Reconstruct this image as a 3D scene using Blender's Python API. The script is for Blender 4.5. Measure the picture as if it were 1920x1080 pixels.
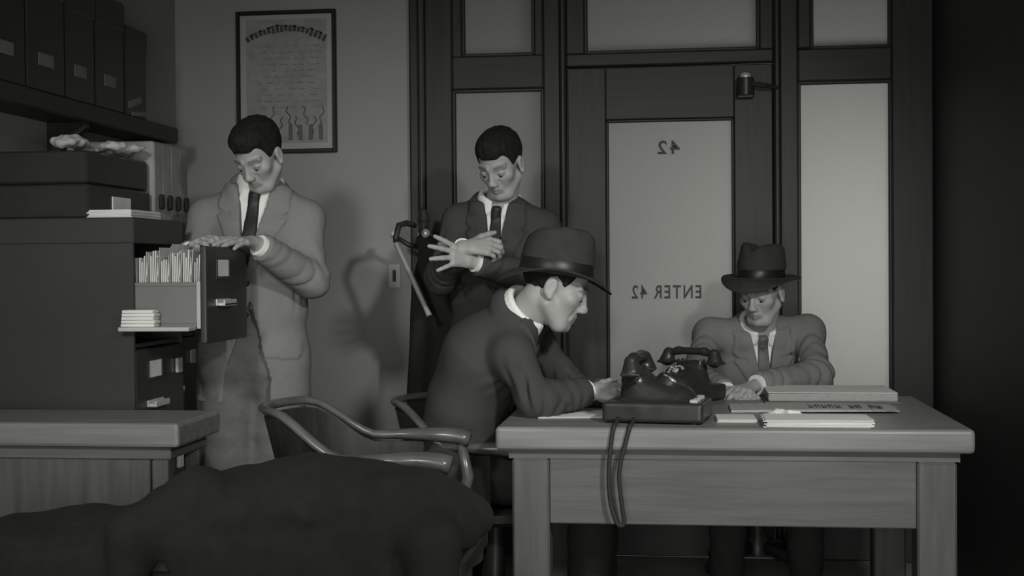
import bpy, bmesh, math, random
import numpy as np
from mathutils import Vector, Matrix, Euler

for o in list(bpy.data.objects):
    bpy.data.objects.remove(o)
scene = bpy.context.scene
COL = scene.collection
PI = math.pi

# ------------------------------------------------------------------ camera
F = 2500.0                                   # focal length in pixels of a 1920 px wide frame
yaw, pitch, roll = math.radians(7.0), math.atan(40 / 2500), math.radians(0.46)
FW = np.array([-math.sin(yaw) * math.cos(pitch), math.cos(yaw) * math.cos(pitch), -math.sin(pitch)])
_rt = np.array([math.cos(yaw), math.sin(yaw), 0.0])
_up = np.cross(_rt, FW)
RT = math.cos(roll) * _rt - math.sin(roll) * _up
UP = math.sin(roll) * _rt + math.cos(roll) * _up
CAM = np.array([0.0, 0.0, 1.21])
cam_data = bpy.data.cameras.new('camera')
cam_data.sensor_width = 36.0
cam_data.lens = F / 1920 * 36.0
cam_data.clip_start = 0.05
cam = bpy.data.objects.new('camera', cam_data)
COL.objects.link(cam)
cam.matrix_world = Matrix(((RT[0], UP[0], -FW[0], CAM[0]), (RT[1], UP[1], -FW[1], CAM[1]),
                           (RT[2], UP[2], -FW[2], CAM[2]), (0, 0, 0, 1)))
scene.camera = cam

# ------------------------------------------------------------------ exposure, world, lights
scene.view_settings.view_transform = 'Standard'
scene.view_settings.look = 'None'
scene.view_settings.gamma = 1.0
scene.view_settings.use_curve_mapping = False
scene.view_settings.exposure = 0.0
world = bpy.data.worlds.new('world')
scene.world = world
world.use_nodes = True
world.node_tree.nodes['Background'].inputs[0].default_value = (0.9, 0.9, 0.87, 1)
world.node_tree.nodes['Background'].inputs[1].default_value = 0.05


def spot(name, loc, target, power, angle, blend, size):
    d = bpy.data.lights.new(name, 'SPOT')
    d.energy = power
    d.spot_size = math.radians(angle)
    d.spot_blend = blend
    d.shadow_soft_size = size
    d.color = (1.0, 0.995, 0.96)
    o = bpy.data.objects.new(name, d)
    COL.objects.link(o)
    o.location = loc
    o.rotation_euler = (Vector(target) - Vector(loc)).to_track_quat('-Z', 'Y').to_euler()
    return o


def area(name, loc, target, power, sx, sy):
    d = bpy.data.lights.new(name, 'AREA')
    d.shape = 'RECTANGLE'
    d.size, d.size_y = sx, sy
    d.energy = power
    d.color = (1.0, 0.995, 0.96)
    o = bpy.data.objects.new(name, d)
    COL.objects.link(o)
    o.location = loc
    o.rotation_euler = (Vector(target) - Vector(loc)).to_track_quat('-Z', 'Y').to_euler()
    return o


# key lamp follows the cast shadows; the other studio lamps are added, unseen
spot('key_lamp', (0.88, 1.5, 2.15), (-0.42, 5.0, 0.34), 200, 66, 1.0, 0.10)
spot('left_lamp', (-1.20, 0.7, 2.2), (-1.35, 5.0, 0.58), 165, 48, 1.0, 0.14)  # extra spot added to brighten the left side
area('ceiling_fill', (-0.5, 2.6, 2.95), (-0.5, 2.9, 0.0), 2.5, 1.6, 1.2)  # unseen soft fill, added from overhead
area('fill_lamp', (-0.1, -0.9, 0.95), (-0.3, 4.0, 0.6), 50, 1.8, 1.2)
area('glass_backlight', (0.95, 6.5, 1.25), (0.55, 5.6, 1.15), 20, 0.9, 0.8)  # added behind the partition to brighten the frosted panes


# ------------------------------------------------------------------ helpers
def at(px, py, d):
    """room point seen at a photograph pixel at depth d along the camera axis"""
    return CAM + d * (FW + (px - 960) / F * RT - (py - 540) / F * UP)


def onp(px, py, axis, val):
    """room point seen at a photograph pixel on the plane axis = val"""
    v = FW + (px - 960) / F * RT - (py - 540) / F * UP
    return CAM + (val - CAM[axis]) / v[axis] * v


def nrm(v):
    v = np.asarray(v, float)
    return v / np.linalg.norm(v)


MATS = {}


def mat(name, g, rough=0.7, var=0.12, scale=12.0, bump=0.0, bscale=80.0, metal=0.0, wood=None, spec=0.4, attr=False):
    """procedural near-neutral material; wood = axis along which the grain runs"""
    if name in MATS:
        return MATS[name]
    m = bpy.data.materials.new(name)
    m.use_nodes = True
    nt = m.node_tree
    bs = nt.nodes['Principled BSDF']
    bs.inputs['Roughness'].default_value = rough
    bs.inputs['Metallic'].default_value = metal
    bs.inputs['Specular IOR Level'].default_value = spec
    tc = nt.nodes.new('ShaderNodeTexCoord')
    no = nt.nodes.new('ShaderNodeTexNoise')
    no.inputs['Scale'].default_value = scale
    no.inputs['Detail'].default_value = 4
    mp = nt.nodes.new('ShaderNodeMapping')
    if wood is not None:
        sc = [9.0, 9.0, 9.0]
        sc[wood] = 0.7
        mp.inputs['Scale'].default_value = sc
    nt.links.new(tc.outputs['Object'], mp.inputs['Vector'])
    nt.links.new(mp.outputs['Vector'], no.inputs['Vector'])
    rp = nt.nodes.new('ShaderNodeValToRGB')
    lo, hi = g * (1 - var), g * (1 + var)
    rp.color_ramp.elements[0].position = 0.3
    rp.color_ramp.elements[1].position = 0.7
    rp.color_ramp.elements[0].color = (lo, lo, lo * 0.965, 1)
    rp.color_ramp.elements[1].color = (hi, hi, hi * 0.965, 1)
    nt.links.new(no.outputs['Fac'], rp.inputs['Fac'])
    src = rp.outputs['Color']
    if attr:
        va = nt.nodes.new('ShaderNodeVertexColor')
        va.layer_name = 'tone'
        mx = nt.nodes.new('ShaderNodeMix')
        mx.data_type = 'RGBA'
        mx.blend_type = 'MULTIPLY'
        mx.inputs[0].default_value = 1.0
        nt.links.new(src, mx.inputs[6])
        nt.links.new(va.outputs['Color'], mx.inputs[7])
        src = mx.outputs[2]
    nt.links.new(src, bs.inputs['Base Color'])
    if bump:
        n2 = nt.nodes.new('ShaderNodeTexNoise')
        n2.inputs['Scale'].default_value = bscale
        n2.inputs['Detail'].default_value = 3
        nt.links.new(mp.outputs['Vector'] if wood is not None else tc.outputs['Object'], n2.inputs['Vector'])
        bp = nt.nodes.new('ShaderNodeBump')
        bp.inputs['Strength'].default_value = bump
        bp.inputs['Distance'].default_value = 0.004
        nt.links.new(n2.outputs['Fac'], bp.inputs['Height'])
        nt.links.new(bp.outputs['Normal'], bs.inputs['Normal'])
    MATS[name] = m
    return m


def frosted(name, g, trans):
    m = bpy.data.materials.new(name)
    m.use_nodes = True
    nt = m.node_tree
    bs = nt.nodes['Principled BSDF']
    out = nt.nodes['Material Output']
    bs.inputs['Base Color'].default_value = (g, g, g * 0.97, 1)
    bs.inputs['Roughness'].default_value = 0.45
    tr = nt.nodes.new('ShaderNodeBsdfTranslucent')
    tr.inputs['Color'].default_value = (0.85, 0.85, 0.83, 1)
    mx = nt.nodes.new('ShaderNodeMixShader')
    mx.inputs[0].default_value = trans
    nt.links.new(bs.outputs[0], mx.inputs[1])
    nt.links.new(tr.outputs[0], mx.inputs[2])
    nt.links.new(mx.outputs[0], out.inputs['Surface'])
    tc = nt.nodes.new('ShaderNodeTexCoord')
    n2 = nt.nodes.new('ShaderNodeTexNoise')
    n2.inputs['Scale'].default_value = 60
    n2.inputs['Detail'].default_value = 4
    nt.links.new(tc.outputs['Object'], n2.inputs['Vector'])
    bp = nt.nodes.new('ShaderNodeBump')
    bp.inputs['Strength'].default_value = 0.35
    bp.inputs['Distance'].default_value = 0.004
    nt.links.new(n2.outputs['Fac'], bp.inputs['Height'])
    for n in (bs, tr):
        nt.links.new(bp.outputs['Normal'], n.inputs['Normal'])
    return m


class MB:
    """collects boxes, bars, lathes and tubes for ONE mesh object"""

    def __init__(s):
        s.bm = bmesh.new()

    def box(s, lo, hi, bev=0.0, rot=None, seg=1):
        lo, hi = np.array(lo, float), np.array(hi, float)
        c = (lo + hi) / 2
        r = bmesh.ops.create_cube(s.bm, size=1.0)
        vs = r['verts']
        M = Matrix.Translation(Vector(c)) @ (rot.to_4x4() if rot is not None else Matrix.Identity(4)) @ Matrix.Diagonal((*(hi - lo), 1.0))
        bmesh.ops.transform(s.bm, matrix=M, verts=vs)
        if bev:
            es = list({e for v in vs for e in v.link_edges})
            bmesh.ops.bevel(s.bm, geom=es, offset=bev, segments=seg, affect='EDGES', profile=0.5)
        return s

    def cyl(s, a, b, ra, rb=None, n=14):
        rb = ra if rb is None else rb
        a, b = Vector(a), Vector(b)
        d = b - a
        q = d.to_track_quat('Z', 'Y').to_matrix().to_4x4()
        r = bmesh.ops.create_cone(s.bm, cap_ends=True, segments=n, radius1=ra, radius2=rb, depth=d.length)
        bmesh.ops.transform(s.bm, matrix=Matrix.Translation((a + b) / 2) @ q, verts=r['verts'])
        return s

    def ball(s, c, r, sc=(1, 1, 1), n=12):
        q = bmesh.ops.create_uvsphere(s.bm, u_segments=n, v_segments=max(6, n // 2 + 2), radius=r)
        bmesh.ops.transform(s.bm, matrix=Matrix.Translation(Vector(c)) @ Matrix.Diagonal((*sc, 1)), verts=q['verts'])
        return s

    def lathe(s, prof, c=(0, 0, 0), n=24, rot=None):
        M = Matrix.Translation(Vector(c)) @ (rot.to_4x4() if rot is not None else Matrix.Identity(4))
        rings = []
        for r, z in prof:
            if r < 1e-5:
                rings.append([s.bm.verts.new(M @ Vector((0, 0, z)))])
            else:
                rings.append([s.bm.verts.new(M @ Vector((r * math.cos(2 * PI * i / n), r * math.sin(2 * PI * i / n), z))) for i in range(n)])
        for p, q in zip(rings, rings[1:]):
            for i in range(n):
                j = (i + 1) % n
                f = [p[i % len(p)], p[j % len(p)], q[j % len(q)], q[i % len(q)]]
                u = []
                for v in f:
                    if v not in u:
                        u.append(v)
                if len(u) > 2:
                    s.bm.faces.new(u)
        return s

    def tube(s, pts, r, n=8, sx=1.0):
        """round tube along a polyline; r is a number or one radius per point"""
        P = [Vector(p) for p in pts]
        R = [r] * len(P) if isinstance(r, (int, float)) else list(r)
        prev = None
        up = Vector((0, 0, 1))
        rings = []
        for i, p in enumerate(P):
            t = (P[min(i + 1, len(P) - 1)] - P[max(i - 1, 0)]).normalized()
            if prev is None:
                a = up.cross(t)
                if a.length < 0.05:
                    a = Vector((1, 0, 0)).cross(t)
            else:
                a = prev - t * prev.dot(t)
            a.normalize()
            prev = a
            b = t.cross(a)
            rings.append([s.bm.verts.new(p + R[i] * (sx * math.cos(2 * PI * k / n) * a + math.sin(2 * PI * k / n) * b)) for k in range(n)])
        for p, q in zip(rings, rings[1:]):
            for k in range(n):
                s.bm.faces.new((p[k], p[(k + 1) % n], q[(k + 1) % n], q[k]))
        s.bm.faces.new(rings[0][::-1])
        s.bm.faces.new(rings[-1])
        return s

    def prism(s, poly, thick, M):
        """polygon (x, y) extruded by thick along local z, then moved by M"""
        a = [s.bm.verts.new(M @ Vector((x, y, 0))) for x, y in poly]
        b = [s.bm.verts.new(M @ Vector((x, y, thick))) for x, y in poly]
        s.bm.faces.new(a[::-1])
        s.bm.faces.new(b)
        n = len(a)
        for i in range(n):
            s.bm.faces.new((a[i], a[(i + 1) % n], b[(i + 1) % n], b[i]))
        return s

    def build(s, name, m, parent=None, smooth=False, kind=None, label=None):
        bmesh.ops.recalc_face_normals(s.bm, faces=s.bm.faces[:])
        me = bpy.data.meshes.new(name)
        s.bm.to_mesh(me)
        s.bm.free()
        return link(name, me, m, parent, smooth, kind, label)


def link(name, me, m, parent=None, smooth=False, kind=None, label=None):
    if smooth:
        me.polygons.foreach_set('use_smooth', [True] * len(me.polygons))
        if smooth == 'auto':
            me.set_sharp_from_angle(angle=math.radians(38))
    o = bpy.data.objects.new(name, me)
    me.materials.append(m)
    COL.objects.link(o)
    if parent is not None:
        o.parent = parent
        w = Vector((0, 0, 0))
        p = parent
        while p is not None:
            w += p.location
            p = p.parent
        o.location = -w                       # meshes are written in room coordinates
        shift_origin(o)
    if kind:
        o['kind'] = kind
    if label:
        o['label'] = label
    return o


def shift_origin(o):
    """move the offset of a child from its location into its mesh"""
    if o.location.length > 0:
        o.data.transform(Matrix.Translation(o.location))
        o.location = (0, 0, 0)


def thing(name, label, cat, loc=(0, 0, 0), group=None):
    o = bpy.data.objects.new(name, None)
    o.empty_display_size = 0.05
    COL.objects.link(o)
    o.location = loc
    tag(o, label, cat, group)
    return o


def tag(o, label, cat, group=None):
    o['label'] = label
    o['category'] = cat
    if group:
        o['group'] = group
    return o


def base_mesh(o):
    """give a single-mesh thing an origin at its own base"""
    c = [Vector(b) for b in o.bound_box]
    p = Vector((sum(v.x for v in c) / 8, sum(v.y for v in c) / 8, min(v.z for v in c)))
    o.data.transform(Matrix.Translation(-p))
    o.location = p
    return o


def dup(o, loc, rotz=0.0, label=None):
    r = o.copy()
    COL.objects.link(r)
    r.location = loc
    r.rotation_euler = (0, 0, rotz)
    if label:
        r['label'] = label
    for ch in list(o.children):
        c = ch.copy()
        COL.objects.link(c)
        c.parent = r
        for g in list(ch.children):
            d = g.copy()
            COL.objects.link(d)
            d.parent = c
    return r


def struct(name, mb, m, parent=None, **k):
    o = mb.build(name, m, parent, **k)
    o['kind'] = 'structure'
    return o


# ------------------------------------------------------------------ materials
WALL = mat('plaster_wall', 0.32, 0.85, 0.05, 3.0, 0.15, 60)
DARKWALL = mat('dark_panelling', 0.02, 0.6, 0.2, 6.0, wood=2)
FLOOR = mat('floor_linoleum', 0.26, 0.5, 0.2, 5.0)
CEIL = mat('ceiling_paint', 0.3, 0.9)
TRIM = mat('dark_oak_trim', 0.029, 0.5, 0.22, 5.0, wood=2)
TRIMH = mat('dark_oak_rail', 0.029, 0.5, 0.22, 5.0, wood=0)
GLASS = frosted('frosted_glass', 0.27, 0.42)
GLASSR = frosted('lit_frosted_glass', 0.30, 0.45)  # same frosted glass, lightened to make the right pane look more lit
INK = mat('black_paint', 0.015, 0.5)
BLACK = mat('black_enamel', 0.03, 0.32, 0.1, spec=0.5)
STEEL = mat('dark_green_steel', 0.042, 0.42, 0.1, 4)
STEELIN = mat('drawer_steel', 0.17, 0.45, 0.08, 4)
NICKEL = mat('bright_nickel', 0.75, 0.35, 0.05, metal=0.4)
PAPER = mat('white_paper', 0.74, 0.8, 0.06, 8)
PAPER2 = mat('buff_paper', 0.5, 0.8, 0.1, 8)
CARD = mat('manila_card', 0.55, 0.8, 0.15, 25)
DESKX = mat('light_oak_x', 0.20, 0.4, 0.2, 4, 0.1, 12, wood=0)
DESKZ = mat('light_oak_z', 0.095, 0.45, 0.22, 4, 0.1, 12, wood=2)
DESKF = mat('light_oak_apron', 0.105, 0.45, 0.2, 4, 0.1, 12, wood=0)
CHAIRW = mat('dark_walnut', 0.03, 0.4, 0.25, 5, wood=2, spec=0.35)
RAILW = mat('lit_walnut_rail', 0.10, 0.28, 0.3, 14, spec=0.7)  # walnut lightened to stand for light caught along the rail
LEATHER = mat('black_leather', 0.02, 0.45, 0.2, 10, 0.2, 60)
# ------------------------------------------------------------------ the room
YW = 5.55                                     # back wall and office partition
XL, XR = -2.137, 1.03
struct('floor', MB().box((-2.4, -1.2, -0.1), (1.3, 7.4, 0.0)), FLOOR)
struct('ceiling', MB().box((-2.4, -1.2, 3.0), (1.3, 7.4, 3.1)), CEIL)
struct('wall_left', MB().box((XL - 0.15, -1.2, 0), (XL, YW + 0.15, 3.0)), WALL)
struct('wall_back', MB().box((XL, YW, 0), (-1.10, YW + 0.15, 3.0)), WALL)
struct('wall_right', MB().box((XR, -1.2, 0), (XR + 0.15, YW + 0.15, 3.0)), DARKWALL)
struct('wall_front', MB().box((XL, -1.35, 0), (XR, -1.2, 3.0)), WALL)
struct('wall_corridor', MB().box((-2.4, 7.25, 0), (1.3, 7.4, 3.0)), WALL)
struct('baseboard_back', MB().box((XL, YW - 0.018, 0), (-1.105, YW, 0.14), 0.006), TRIMH)

# partition: posts and rails of dark oak, frosted panes between them
n = 0


def trim(lo, hi, m=TRIM, bev=0.006):
    global n
    n += 1
    return struct('trim_%d' % n, MB().box(lo, hi, bev), m)


fy, by = YW - 0.03, YW + 0.05
trim((-1.104, YW - 0.045, 0), (-1.062, by, 3.0), TRIM, 0.008)       # moulded edge next to the plaster
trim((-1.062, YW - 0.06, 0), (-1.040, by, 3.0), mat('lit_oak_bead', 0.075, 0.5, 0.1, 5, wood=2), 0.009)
trim((-1.040, fy, 0), (-0.923, by, 3.0))                            # left stile
trim((-0.540, fy, 0), (-0.470, by, 3.0))
trim((-0.470, YW - 0.05, 0), (-0.445, by, 3.0), TRIM, 0.008)         # door stop bead
trim((0.400, YW - 0.05, 0), (0.425, by, 3.0), TRIM, 0.008)
trim((0.425, fy, 0), (0.497, by, 3.0))
trim((0.868, fy, 0), (1.03, by, 3.0))
trim((-0.923, fy, 1.951), (-0.540, by, 2.090), TRIMH)
trim((-0.923, fy, 0.52), (-0.540, by, 0.62), TRIMH)
trim((-0.445, fy, 2.034), (0.400, by, 2.088), TRIMH)
trim((0.497, fy, 1.951), (0.868, by, 2.082), TRIMH)
trim((0.497, fy, 0.52), (0.868, by, 0.62), TRIMH)
trim((-0.923, fy + 0.02, 0.0), (-0.540, by, 0.52), TRIM)              # wood panels below the panes
trim((0.497, fy + 0.02, 0.0), (0.868, by, 0.52), TRIM)
for a, b in ((-0.923, -0.881), (-0.577, -0.540), (-0.445, -0.368), (0.344, 0.400), (0.497, 0.549)):
    trim((a, fy, 2.085), (b, by, 3.0))
trim((-0.923, fy, 2.72), (1.03, by, 3.0), TRIMH)


def pane(k, x0, x1, z0, z1, m=GLASS):
    w = struct('window_%d' % k, MB().box((x0 - 0.008, YW + 0.0, z0 - 0.008), (x1 + 0.008, YW + 0.006, z1 + 0.008)), m)
    b = MB()
    t = 0.012
    for lo, hi in (((x0 - .002, YW - .02, z0 - .002), (x0 + t, YW, z1)), ((x1 - t, YW - .02, z0), (x1 + .002, YW, z1)),
                   ((x0, YW - .02, z0 - .002), (x1, YW, z0 + t)), ((x0, YW - .02, z1 - t), (x1, YW, z1 + .002))):
        b.box(lo, hi, 0.004)
    b.build('glazing_bead', TRIM, w)
    return w


pane(1, -0.923, -0.540, 0.62, 1.951)
pane(2, 0.497, 0.868, 0.62, 1.951, GLASSR)
pane(3, -0.881, -0.577, 2.090, 2.72)
pane(4, -0.368, 0.344, 2.088, 2.72)
pane(5, 0.549, 0.866, 2.082, 2.72)

# the office door with its reversed lettering
door = bpy.data.objects.new('door_1', None)
COL.objects.link(door)
door.location = (-0.02, YW, 0)
door['kind'] = 'structure'
dz0, dz1 = YW - 0.022, YW + 0.022
MB().box((-0.441, dz0, 0.008), (-0.283, dz1, 2.029), 0.004).build('stile', TRIM, door)
MB().box((0.241, dz0, 0.008), (0.396, dz1, 2.029), 0.004).build('stile', TRIM, door)
MB().box((-0.283, dz0, 1.813), (0.241, dz1, 2.029), 0.004).build('rail', TRIMH, door)
MB().box((-0.283, dz0, 0.008), (0.241, dz1, 0.66), 0.004).build('rail', TRIMH, door)
gp = MB().box((-0.29, YW - 0.003, 0.65), (0.248, YW + 0.003, 1.82)).build('glass_pane', GLASS, door)
b = MB()
for lo, hi in (((-0.283, YW - .018, 0.66), (-0.272, YW, 1.813)), ((0.230, YW - .018, 0.66), (0.241, YW, 1.813)),
               ((-0.283, YW - .018, 0.66), (0.241, YW, 0.671)), ((-0.283, YW - .018, 1.802), (0.241, YW, 1.813))):
    b.box(lo, hi, 0.003)
b.build('glazing_bead', INK, door)
k = MB().cyl((-0.40, dz0 - 0.045, 1.055), (-0.40, dz0, 1.055), 0.011).ball((-0.40, dz0 - 0.052, 1.055), 0.025, (1, .7, 1))
k.build('door_knob', NICKEL, door, smooth='auto', label='round metal door knob')


def lettering(txt, cx, z, h, parent, y, width):
    cu = bpy.data.curves.new('lettering', 'FONT')
    cu.body = txt
    cu.align_x = 'CENTER'
    cu.size = 1.0
    cu.offset = 0.018
    cu.space_character = 1.25
    cu.extrude = 0.01
    t = bpy.data.objects.new('tmp', cu)
    COL.objects.link(t)
    dg = bpy.context.evaluated_depsgraph_get()
    me = bpy.data.meshes.new_from_object(t.evaluated_get(dg))
    bpy.data.objects.remove(t)
    v = np.empty(len(me.vertices) * 3)
    me.vertices.foreach_get('co', v)
    v = v.reshape(-1, 3)
    x0, x1 = v[:, 0].min(), v[:, 0].max()
    y0, y1 = v[:, 1].min(), v[:, 1].max()
    w = np.empty_like(v)
    w[:, 0] = cx - (v[:, 0] - (x0 + x1) / 2) / (x1 - x0) * width        # reversed: painted for the corridor side
    w[:, 2] = z + (v[:, 1] - (y0 + y1) / 2) / (y1 - y0) * h
    w[:, 1] = y - (v[:, 2] + 0.01) * 0.1
    me.vertices.foreach_set('co', w.ravel())
    me.materials.clear()
    return link('lettering', me, INK, parent, label='black reversed letters painted on the frosted glass')


lettering('42', -0.025, 1.697, 0.056, gp, YW - 0.0031, 0.092)
lettering('ENTER 42', -0.038, 1.101, 0.056, gp, YW - 0.0031, 0.285)

# door closer at the top of the hinge stile
t = thing('door_closer', 'dark metal door closer with a jointed arm above the frosted door glass', 'door closer', (0.30, dz0 - 0.005, 1.93))
MB().cyl((0.285, dz0 - 0.05, 1.895), (0.285, dz0 - 0.05, 1.965), 0.034).box((0.25, dz0 - 0.045, 1.885), (0.32, dz0 - 0.001, 1.94), 0.006).build('body', mat('gun_metal', 0.05, 0.35, metal=0.3), t, smooth='auto')
MB().ball((0.285, dz0 - 0.055, 1.97), 0.024, (1, 1, .8)).build('cap', NICKEL, t, smooth=True, label='shiny cap')
MB().tube([(0.285, dz0 - 0.06, 1.945), (0.36, dz0 - 0.075, 1.93), (0.412, dz0 - 0.035, 1.925)], 0.009).build('arm', mat('gun_metal', 0.05), t, smooth='auto')

# light switch
t = thing('light_switch', 'pale wall plate with a dark slot beside the partition post', 'light switch', (-1.182, YW, 1.175))
MB().box((-1.209, YW - 0.008, 1.123), (-1.155, YW, 1.226), 0.003).build('plate', mat('ivory_plate', 0.42, 0.4), t)
MB().box((-1.189, YW - 0.011, 1.150), (-1.175, YW - 0.007, 1.200), 0.001).build('slot', INK, t, label='dark slot')
MB().box((-1.187, YW - 0.019, 1.168), (-1.177, YW - 0.009, 1.185), 0.002).build('toggle', BLACK, t)

# framed certificate
x0, x1, z0, z1 = -1.860, -1.423, 1.702, 2.308
t = thing('framed_certificate', 'framed certificate with an arched heading hung on the plaster wall', 'picture', ((x0 + x1) / 2, YW, z0))
fr = mat('black_frame', 0.012, 0.4)
w = 0.017
MB().box((x0, YW - .025, z0), (x0 + w, YW - .001, z1), .003).build('frame_side', fr, t)
MB().box((x1 - w, YW - .025, z0), (x1, YW - .001, z1), .003).build('frame_side', fr, t)
MB().box((x0 + w, YW - .025, z0), (x1 - w, YW - .001, z0 + w), .003).build('frame_side', fr, t)
MB().box((x0 + w, YW - .025, z1 - w), (x1 - w, YW - .001, z1), .003).build('frame_side', fr, t)
MB().box((x0 + w, YW - .012, z0 + w), (x1 - w, YW - .002, z1 - w)).build('sheet', mat('aged_sheet', 0.38, 0.7, 0.05, 6), t)
MB().box((x0 + w + .026, YW - .0128, z0 + w + .026), (x1 - w - .024, YW - .0122, z1 - w - .02)).build('printed_field', mat('printed_grey', 0.29, 0.7, 0.14, 22), t)
random.seed(4)
gk = MB()
y0, y1 = YW - .0142, YW - .0124
cx = (x0 + x1) / 2
for i in range(19):                                    # letters of the arched heading, too small to read
    u = (i - 9) / 9
    px, pz = cx + u * 0.168, z1 - 0.075 - 0.045 * u * u
    h = random.uniform(.010, .017)
    R = Matrix.Rotation(0.5 * u, 3, 'Y')
    gk.box((px - .007, y0, pz - h), (px + .007, y1, pz + h), rot=R)
    if i % 2:
        gk.box((px - .009, y0, pz + h - .004), (px + .009, y1, pz + h + .003), rot=R)
gk.build('heading', mat('printed_black', 0.06, 0.6), t, kind='stuff')
gk = MB()
for row in range(11):
    z = z1 - 0.15 - row * 0.026
    x = x0 + 0.09 + 0.02 * (row % 3)
    while x < x1 - 0.08:
        l = random.uniform(.008, .035)
        gk.box((x, y0, z - .003), (min(x + l, x1 - .06), y1, z + random.uniform(.0, .003)))
        x += l + random.uniform(.008, .03)
gk.build('small_print', mat('printed_dim', 0.2, 0.6), t, kind='stuff')
gk = MB()
for i in range(8):                                     # slanting signatures near the foot
    px = x0 + 0.12 + i * 0.036
    z = z0 + 0.105 + 0.045 * (i % 2)
    gk.tube([(px + .006 * math.sin(q * .55 + i) + .02 * (q / 20 - .5) * (-1) ** (i // 3), (y0 + y1) / 2, z + .08 * q / 20 - .03) for q in range(21)], .0032, 5)
for i in range(4):
    px = x0 + 0.235 + i * 0.044
    gk.box((px - .008, y0, z0 + .055), (px + .008, y1, z0 + .12), .003)
gk.build('signatures', mat('printed_mid', 0.13, 0.6), t, kind='stuff')
# ------------------------------------------------------------------ sculpting: distance fields turned into one continuous mesh
def smin(a, b, k):
    if k <= 0:
        return np.minimum(a, b)
    h = np.maximum(k - np.abs(a - b), 0) / k
    return np.minimum(a, b) - h * h * k * 0.25


def smax(a, b, k):
    return -smin(-a, -b, k)


def frame(fwd, up=(0, 0, 1)):
    """rows: side (the body's left), forward, up"""
    f = nrm(fwd)
    u = np.asarray(up, float)
    s = nrm(np.cross(u, f))          # body's left when looking along f
    u = np.cross(f, s)
    return np.array([s, f, u])


def sstep(x, a, b):
    t = np.clip((x - a) / (b - a), 0, 1)
    return t * t * (3 - 2 * t)


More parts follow.
